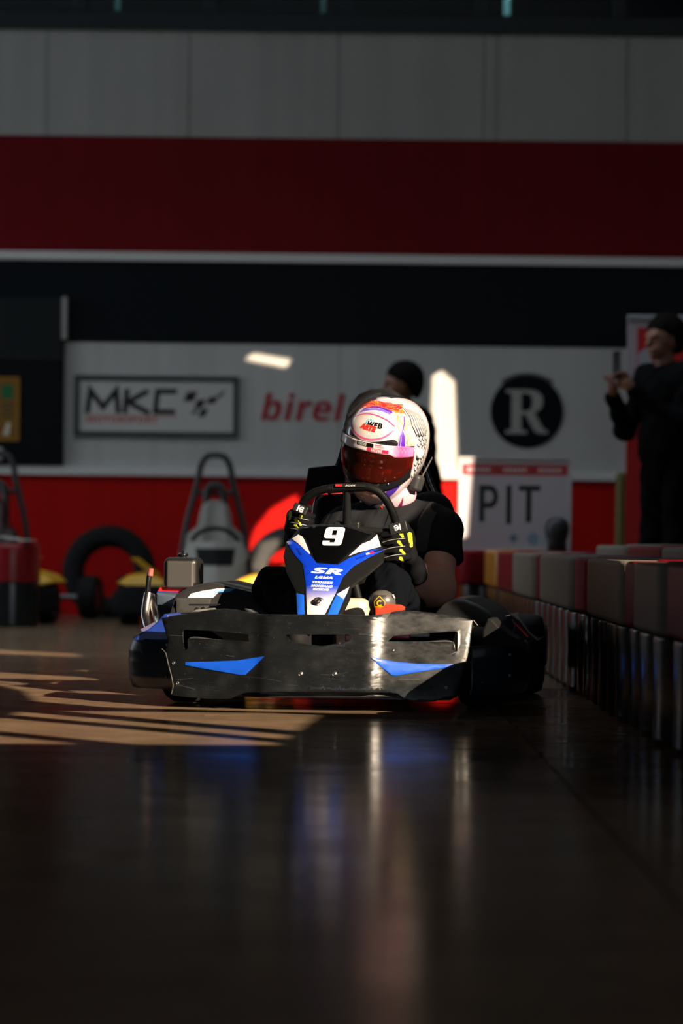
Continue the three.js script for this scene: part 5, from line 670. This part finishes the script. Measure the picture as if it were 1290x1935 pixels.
function parkedKart(px, z, label, face, turn) {
  const c = atZ(px, 1100, z), t = thing('parked_kart', label, 'kart', [c.x, 0, z - 0.55], turn, 'parked yellow karts'), yel = mat([0.75, 0.4, 0.005], 0.45);
  const so = (p, f, o) => panel(p, f, o);
  obj('front_bumper', so([[-0.6, 0.07], [0.6, 0.07], [0.6, 0.2], [0.5, 0.24], [-0.5, 0.24], [-0.6, 0.2]], (x) => 0.55 - 0.5 * x * x, { depth: 0.03, bevel: 0.01, edge: 0.08 }), blackMatte, t);
  for (const s of [-1, 1]) { const p = obj('yellow_pod', so([[0.3, 0.2], [0.5, 0.23], [0.58, 0.25], [0.52, 0.29], [0.4, 0.32], [0.3, 0.27]].map(([x, y]) => [x * s, y]), (x, y) => 0.36 - 0.8 * (y - 0.2), { depth: 0.3, bevel: 0.012, edge: 0.1 }), yel, t, 'yellow pod'); obj('pod_stripe', so([[0.32, 0.3], [0.45, 0.4], [0.5, 0.4], [0.38, 0.3]].map(([x, y]) => [x * s, y]), flat(0.3), { depth: 0.02 }), yel, p); }
  obj('yellow_cowl', so([[0.08, 0.225], [0.13, 0.275], [0.22, 0.312], [0.34, 0.338], [0.36, 0.3], [0.35, 0.215]], (x, y) => 0.5 - 0.4 * (y - 0.2) - 0.3 * max(0, x - 0.2), { depth: 0.12, bevel: 0.012, edge: 0.05 }), yel, t, 'yellow front cowl');
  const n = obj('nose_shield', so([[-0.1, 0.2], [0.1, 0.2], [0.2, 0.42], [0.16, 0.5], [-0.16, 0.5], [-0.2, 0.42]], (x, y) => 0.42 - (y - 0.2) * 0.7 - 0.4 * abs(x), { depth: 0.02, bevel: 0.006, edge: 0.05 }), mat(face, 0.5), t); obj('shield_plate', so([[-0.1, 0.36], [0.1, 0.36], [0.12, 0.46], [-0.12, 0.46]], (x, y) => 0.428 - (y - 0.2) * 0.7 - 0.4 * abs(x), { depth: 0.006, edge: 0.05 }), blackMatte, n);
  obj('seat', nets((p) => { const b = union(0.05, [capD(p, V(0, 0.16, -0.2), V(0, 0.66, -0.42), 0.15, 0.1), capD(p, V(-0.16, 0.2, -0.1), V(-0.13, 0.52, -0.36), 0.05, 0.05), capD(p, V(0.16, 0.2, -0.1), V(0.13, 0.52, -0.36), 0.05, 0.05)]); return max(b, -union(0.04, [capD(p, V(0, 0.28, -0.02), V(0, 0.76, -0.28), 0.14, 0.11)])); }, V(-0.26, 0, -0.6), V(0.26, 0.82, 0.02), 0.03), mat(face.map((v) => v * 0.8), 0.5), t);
  const hp2 = obj('roll_hoop', tube([V(-0.22, 0.3, -0.5), V(-0.17, 0.62, -0.52), V(-0.11, 0.86, -0.53), V(-0.085, 0.98, -0.53), V(-0.05, 1.025, -0.53), V(0.05, 1.025, -0.53), V(0.085, 0.98, -0.53), V(0.11, 0.86, -0.53), V(0.17, 0.62, -0.52), V(0.22, 0.3, -0.5)], 0.02, false, 100, 12), mat([0.035, 0.04, 0.042], 0.45), t); obj('hoop_bar', tube([V(-0.125, 0.8, -0.53), V(0.125, 0.8, -0.53)], 0.016, false, 4), mat([0.05, 0.05, 0.05], 0.5), hp2);
  obj('belt_guide', tube([V(-0.055, 0.38, -0.44), V(-0.055, 0.76, -0.48), V(-0.03, 0.84, -0.49), V(0.03, 0.84, -0.49), V(0.055, 0.76, -0.48), V(0.055, 0.38, -0.44)], 0.024, false, 60, 12), mat([0.03, 0.036, 0.038], 0.4), t);
  obj('steering_wheel', new THREE.TorusGeometry(0.14, 0.014, 10, 40).scale(1, 0.85, 1).rotateX(-0.6).translate(0, 0.48, 0.08), blackMatte, t);
  for (const [x, zz, r] of [[-0.5, 0.2, 0.125], [0.5, 0.2, 0.125], [-0.54, -0.75, 0.138], [0.54, -0.75, 0.138]]) { const wh = obj('wheel', lathe([[r * 0.55, -0.05], [r * 0.9, -0.06], [r, -0.035], [r, 0.035], [r * 0.9, 0.06], [r * 0.55, 0.05]], 36).rotateZ(PI / 2).translate(x, r, zz), rubber, t); obj('rim', lathe([[0.02, -0.03], [r * 0.56, -0.05], [r * 0.56, 0.05], [0.02, 0.03]], 24).rotateZ(PI / 2).translate(x, r, zz), steelMat, wh); }
  obj('floor_tray', boxAt(-0.35, 0.35, 0.04, 0.05, -0.9, 0.45), blackMatte, t); obj('rear_axle', rod(V(-0.5, 0.138, -0.75), V(0.5, 0.138, -0.75), 0.018), steelMat, t); obj('front_axle', rod(V(-0.47, 0.125, 0.2), V(0.47, 0.125, 0.2), 0.014), steelMat, t);
}
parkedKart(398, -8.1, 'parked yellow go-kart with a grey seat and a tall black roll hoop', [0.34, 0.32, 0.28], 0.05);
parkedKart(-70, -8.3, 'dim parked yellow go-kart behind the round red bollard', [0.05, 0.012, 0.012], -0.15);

// ---------------------------------------------------------------- bystanders
const blackCloth = mat([0.0035, 0.0035, 0.004], 0.95, { bumpMap: rep(foldsT, 2.2), bumpScale: 0.012, specularIntensity: 0.12 }), hairMat = mat([0.006, 0.005, 0.0045], 0.9, { specularIntensity: 0.15 }), skin2 = mat([0.26, 0.115, 0.07], 0.5, { map: rep(skinTex, 6) });
function handD(p, q) { // palm and five fingers curled; q: wrist, palm centre, finger direction, curl direction
  let d = union(0.015, [capD(p, q.w, q.c, 0.022, 0.03)]); const side = q.f.clone().cross(q.k).normalize();
  for (let i = 0; i < 4; i++) { const l = [0.038, 0.044, 0.041, 0.032][i], b = q.c.clone().addScaledVector(side, (i - 1.5) * 0.018).addScaledVector(q.f, 0.02), m = b.clone().addScaledVector(q.f, l).addScaledVector(q.k, 0.008), e = m.clone().addScaledVector(q.k, l * 0.8).addScaledVector(q.f, 0.006); d = smin(d, min(capD(p, b, m, 0.0095, 0.009), capD(p, m, e, 0.009, 0.0075)), 0.006); }
  const tb = q.c.clone().addScaledVector(side, -0.026).addScaledVector(q.f, -0.02); return smin(d, union(0.005, [capD(p, tb, tb.clone().addScaledVector(side, -0.02).addScaledVector(q.f, 0.03), 0.012, 0.01), capD(p, tb.clone().addScaledVector(side, -0.02).addScaledVector(q.f, 0.03), tb.clone().addScaledVector(side, -0.012).addScaledVector(q.f, 0.055).addScaledVector(q.k, 0.012), 0.01, 0.008)]), 0.008);
}
function stander(label, x, z, hgt, turn, armL, armR, stoop = 0) { // local frame: facing +z, feet on the floor
  const s = hgt / 1.76, t = thing('person', label, 'person', [x, 0, z], turn), v = (a, b, c) => V(a, b - stoop * sstep(b, 0.3, 0.9), c + stoop * (b < 0.7 ? 0.9 * sstep(b, 0.2, 0.5) : 0.35 * sstep(b, 0.95, 1.6))).multiplyScalar(s);
  const hd = v(0, 1.62, 0.05), fw = V(0, -0.12, 1).normalize(), q = { sL: v(0.18, 1.42, 0), sR: v(-0.18, 1.42, 0), ch: v(0, 1.28, 0.01), be: v(0, 1.06, 0.02), pe: v(0, 0.94, 0), hl: v(0.09, 0.92, 0), hr: v(-0.09, 0.92, 0), kl: v(0.1, 0.5, 0.02), kr: v(-0.1, 0.5, 0.02), al: v(0.11, 0.09, -0.01), ar: v(-0.11, 0.09, -0.01) };
  const AL = armL.map((a) => v(...a)), AR = armR.map((a) => v(...a));
  const H1 = { w: AL[1], c: AL[1].clone().lerp(AL[2], 0.55), f: AL[2].clone().sub(AL[1]).normalize(), k: V(0.2, 0, 1).normalize() }, H2 = { w: AR[1], c: AR[1].clone().lerp(AR[2], 0.55), f: AR[2].clone().sub(AR[1]).normalize(), k: V(-0.2, 0, 1).normalize() };
  for (const h of [H1, H2]) { h.k.addScaledVector(h.f, -h.k.dot(h.f)).normalize(); }
  const torso = (p, g) => union(0.1, [capD(p, q.ch, q.be, 0.125 * s + g, 0.115 * s + g), capD(p, q.be, q.pe, 0.115 * s + g, 0.125 * s + g), capD(p, q.sL, q.sR, 0.06 * s + g, 0.06 * s + g), capD(p, q.sL.clone().lerp(q.ch, 0.4), q.sR.clone().lerp(q.ch, 0.4), 0.085 * s + g, 0.085 * s + g)]);
  const arms = (p, g) => union(0.03, [capD(p, q.sL, AL[0], 0.052 * s + g, 0.043 * s + g), capD(p, AL[0], AL[1], 0.043 * s + g, 0.029 * s + g), capD(p, q.sR, AR[0], 0.052 * s + g, 0.043 * s + g), capD(p, AR[0], AR[1], 0.043 * s + g, 0.029 * s + g)]);
  const legs = (p, g) => union(0.05, [capD(p, q.hl, q.kl, 0.085 * s + g, 0.058 * s + g), capD(p, q.kl, q.al, 0.058 * s + g, 0.042 * s + g), capD(p, q.hr, q.kr, 0.085 * s + g, 0.058 * s + g), capD(p, q.kr, q.ar, 0.058 * s + g, 0.042 * s + g)]);
  const bodyG = nets((p) => union(0.04, [torso(p, -0.02), arms(p, -0.004), legs(p, -0.012), capD(p, q.ch, hd, 0.055 * s, 0.05 * s), capD(p, q.al, q.al.clone().add(v(0, -0.04, 0.1)), 0.035 * s, 0.03 * s), capD(p, q.ar, q.ar.clone().add(v(0, -0.04, 0.1)), 0.035 * s, 0.03 * s)]), V(-0.55, 0, -0.3), V(0.55, 1.56 * s, 0.6), 0.02);
  const fine = (f, c, r, cell) => nets(f, c.clone().addScalar(-r), c.clone().addScalar(r), cell);
  obj('body', [bodyG, fine((p) => faceD(p, hd, fw, 0.98 * s), hd, 0.16, 0.006), fine((p) => handD(p, H1), H1.c, 0.11, 0.004), fine((p) => handD(p, H2), H2.c, 0.11, 0.004)], skin2, t);
  obj('hair', nets((p) => { const c = hd; const d = union(0.02, [ellD(p, c.clone().add(v(0, 0.045, -0.028)), V(0.1, 0.1, 0.112).multiplyScalar(s)), ellD(p, c.clone().add(v(0, 0, -0.05)), V(0.092, 0.1, 0.085).multiplyScalar(s))]) + 0.003 * sin(p.x * 160) * sin(p.z * 140 + p.y * 90); return max(d, (p.z - c.z) * 0.75 - (p.y - c.y) + 0.0 * s, c.y - 0.075 * s - p.y); }, hd.clone().addScalar(-0.19), hd.clone().addScalar(0.19), 0.007), hairMat, t, 'short dark hair');
  const fold = (p) => 0.004 * sin(p.y * 46 + p.x * 30) + 0.003 * sin(p.x * 60 - p.y * 24 + p.z * 30);
  obj('jacket', nets((p) => union(0.04, [torso(p, 0.012), max(arms(p, 0.013), 0.02 * s - min(p.distanceTo(AL[1]), p.distanceTo(AR[1])))]) + fold(p), V(-0.55, 0.78 * s, -0.32), V(0.55, 1.56 * s, 0.6), 0.016), blackCloth, t, 'black long-sleeved top');
  obj('trousers', nets((p) => max(legs(p, 0.012) + fold(p), p.y - 1.0 * s, 0.03 - p.y), V(-0.3, 0.01, -0.25), V(0.3, 1.04 * s, 0.25), 0.018), blackCloth, t, 'dark trousers');
  for (const a of [q.al, q.ar]) obj('shoe', nets((p) => max(union(0.03, [capD(p, a.clone().add(v(0, -0.035, -0.03)), a.clone().add(v(0, -0.045, 0.16)), 0.048, 0.04), capD(p, a, a.clone().add(v(0, -0.04, 0)), 0.05, 0.05)]), 0.002 - p.y), a.clone().add(V(-0.09, -0.12, -0.12)), a.clone().add(V(0.09, 0.09, 0.25)), 0.009), blackMatte, t);
  return t;
}
{ const c = atZ(1262, 600, -6.6), p = stander('man in black with dark hair holding a phone up, beyond the barrier', c.x + 0.01, -6.6, 1.74, -1.0, [[0.24, 1.16, 0.12], [0.1, 1.33, 0.32], [0.05, 1.41, 0.36]], [[-0.25, 1.14, 0.1], [-0.08, 1.31, 0.32], [-0.03, 1.39, 0.36]]);
  p.updateMatrixWorld(true); const h = p.localToWorld(V(0.02, 1.45, 0.37)); const ph = thing('mobile_phone', 'dark mobile phone held up by the man in black on the right', 'phone', h.toArray(), -1.15); const pb = obj('case', box(0.075, 0.15, 0.009, 0, 0, 0, 0.004), blackGloss, ph); obj('camera_lens', new THREE.CylinderGeometry(0.006, 0.006, 0.003, 16).rotateX(PI / 2).translate(0.024, 0.06, 0.006), blackGloss, ph); obj('screen', box(0.069, 0.142, 0.001, 0, 0, -0.005), mat([0.02, 0.02, 0.025], 0.1), ph); }
{ const c = atZ(768, 720, -7.75); stander('dark-haired man in dark clothes behind the racing helmet, half hidden by the driver', c.x + 0.08, -7.75, 1.74, -1.4, [[0.25, 1.15, 0.0], [0.22, 0.94, 0.14], [0.21, 0.86, 0.18]], [[-0.25, 1.15, 0.0], [-0.22, 0.94, 0.14], [-0.21, 0.86, 0.18]], 0.2); }


renderer.render(scene, camera);
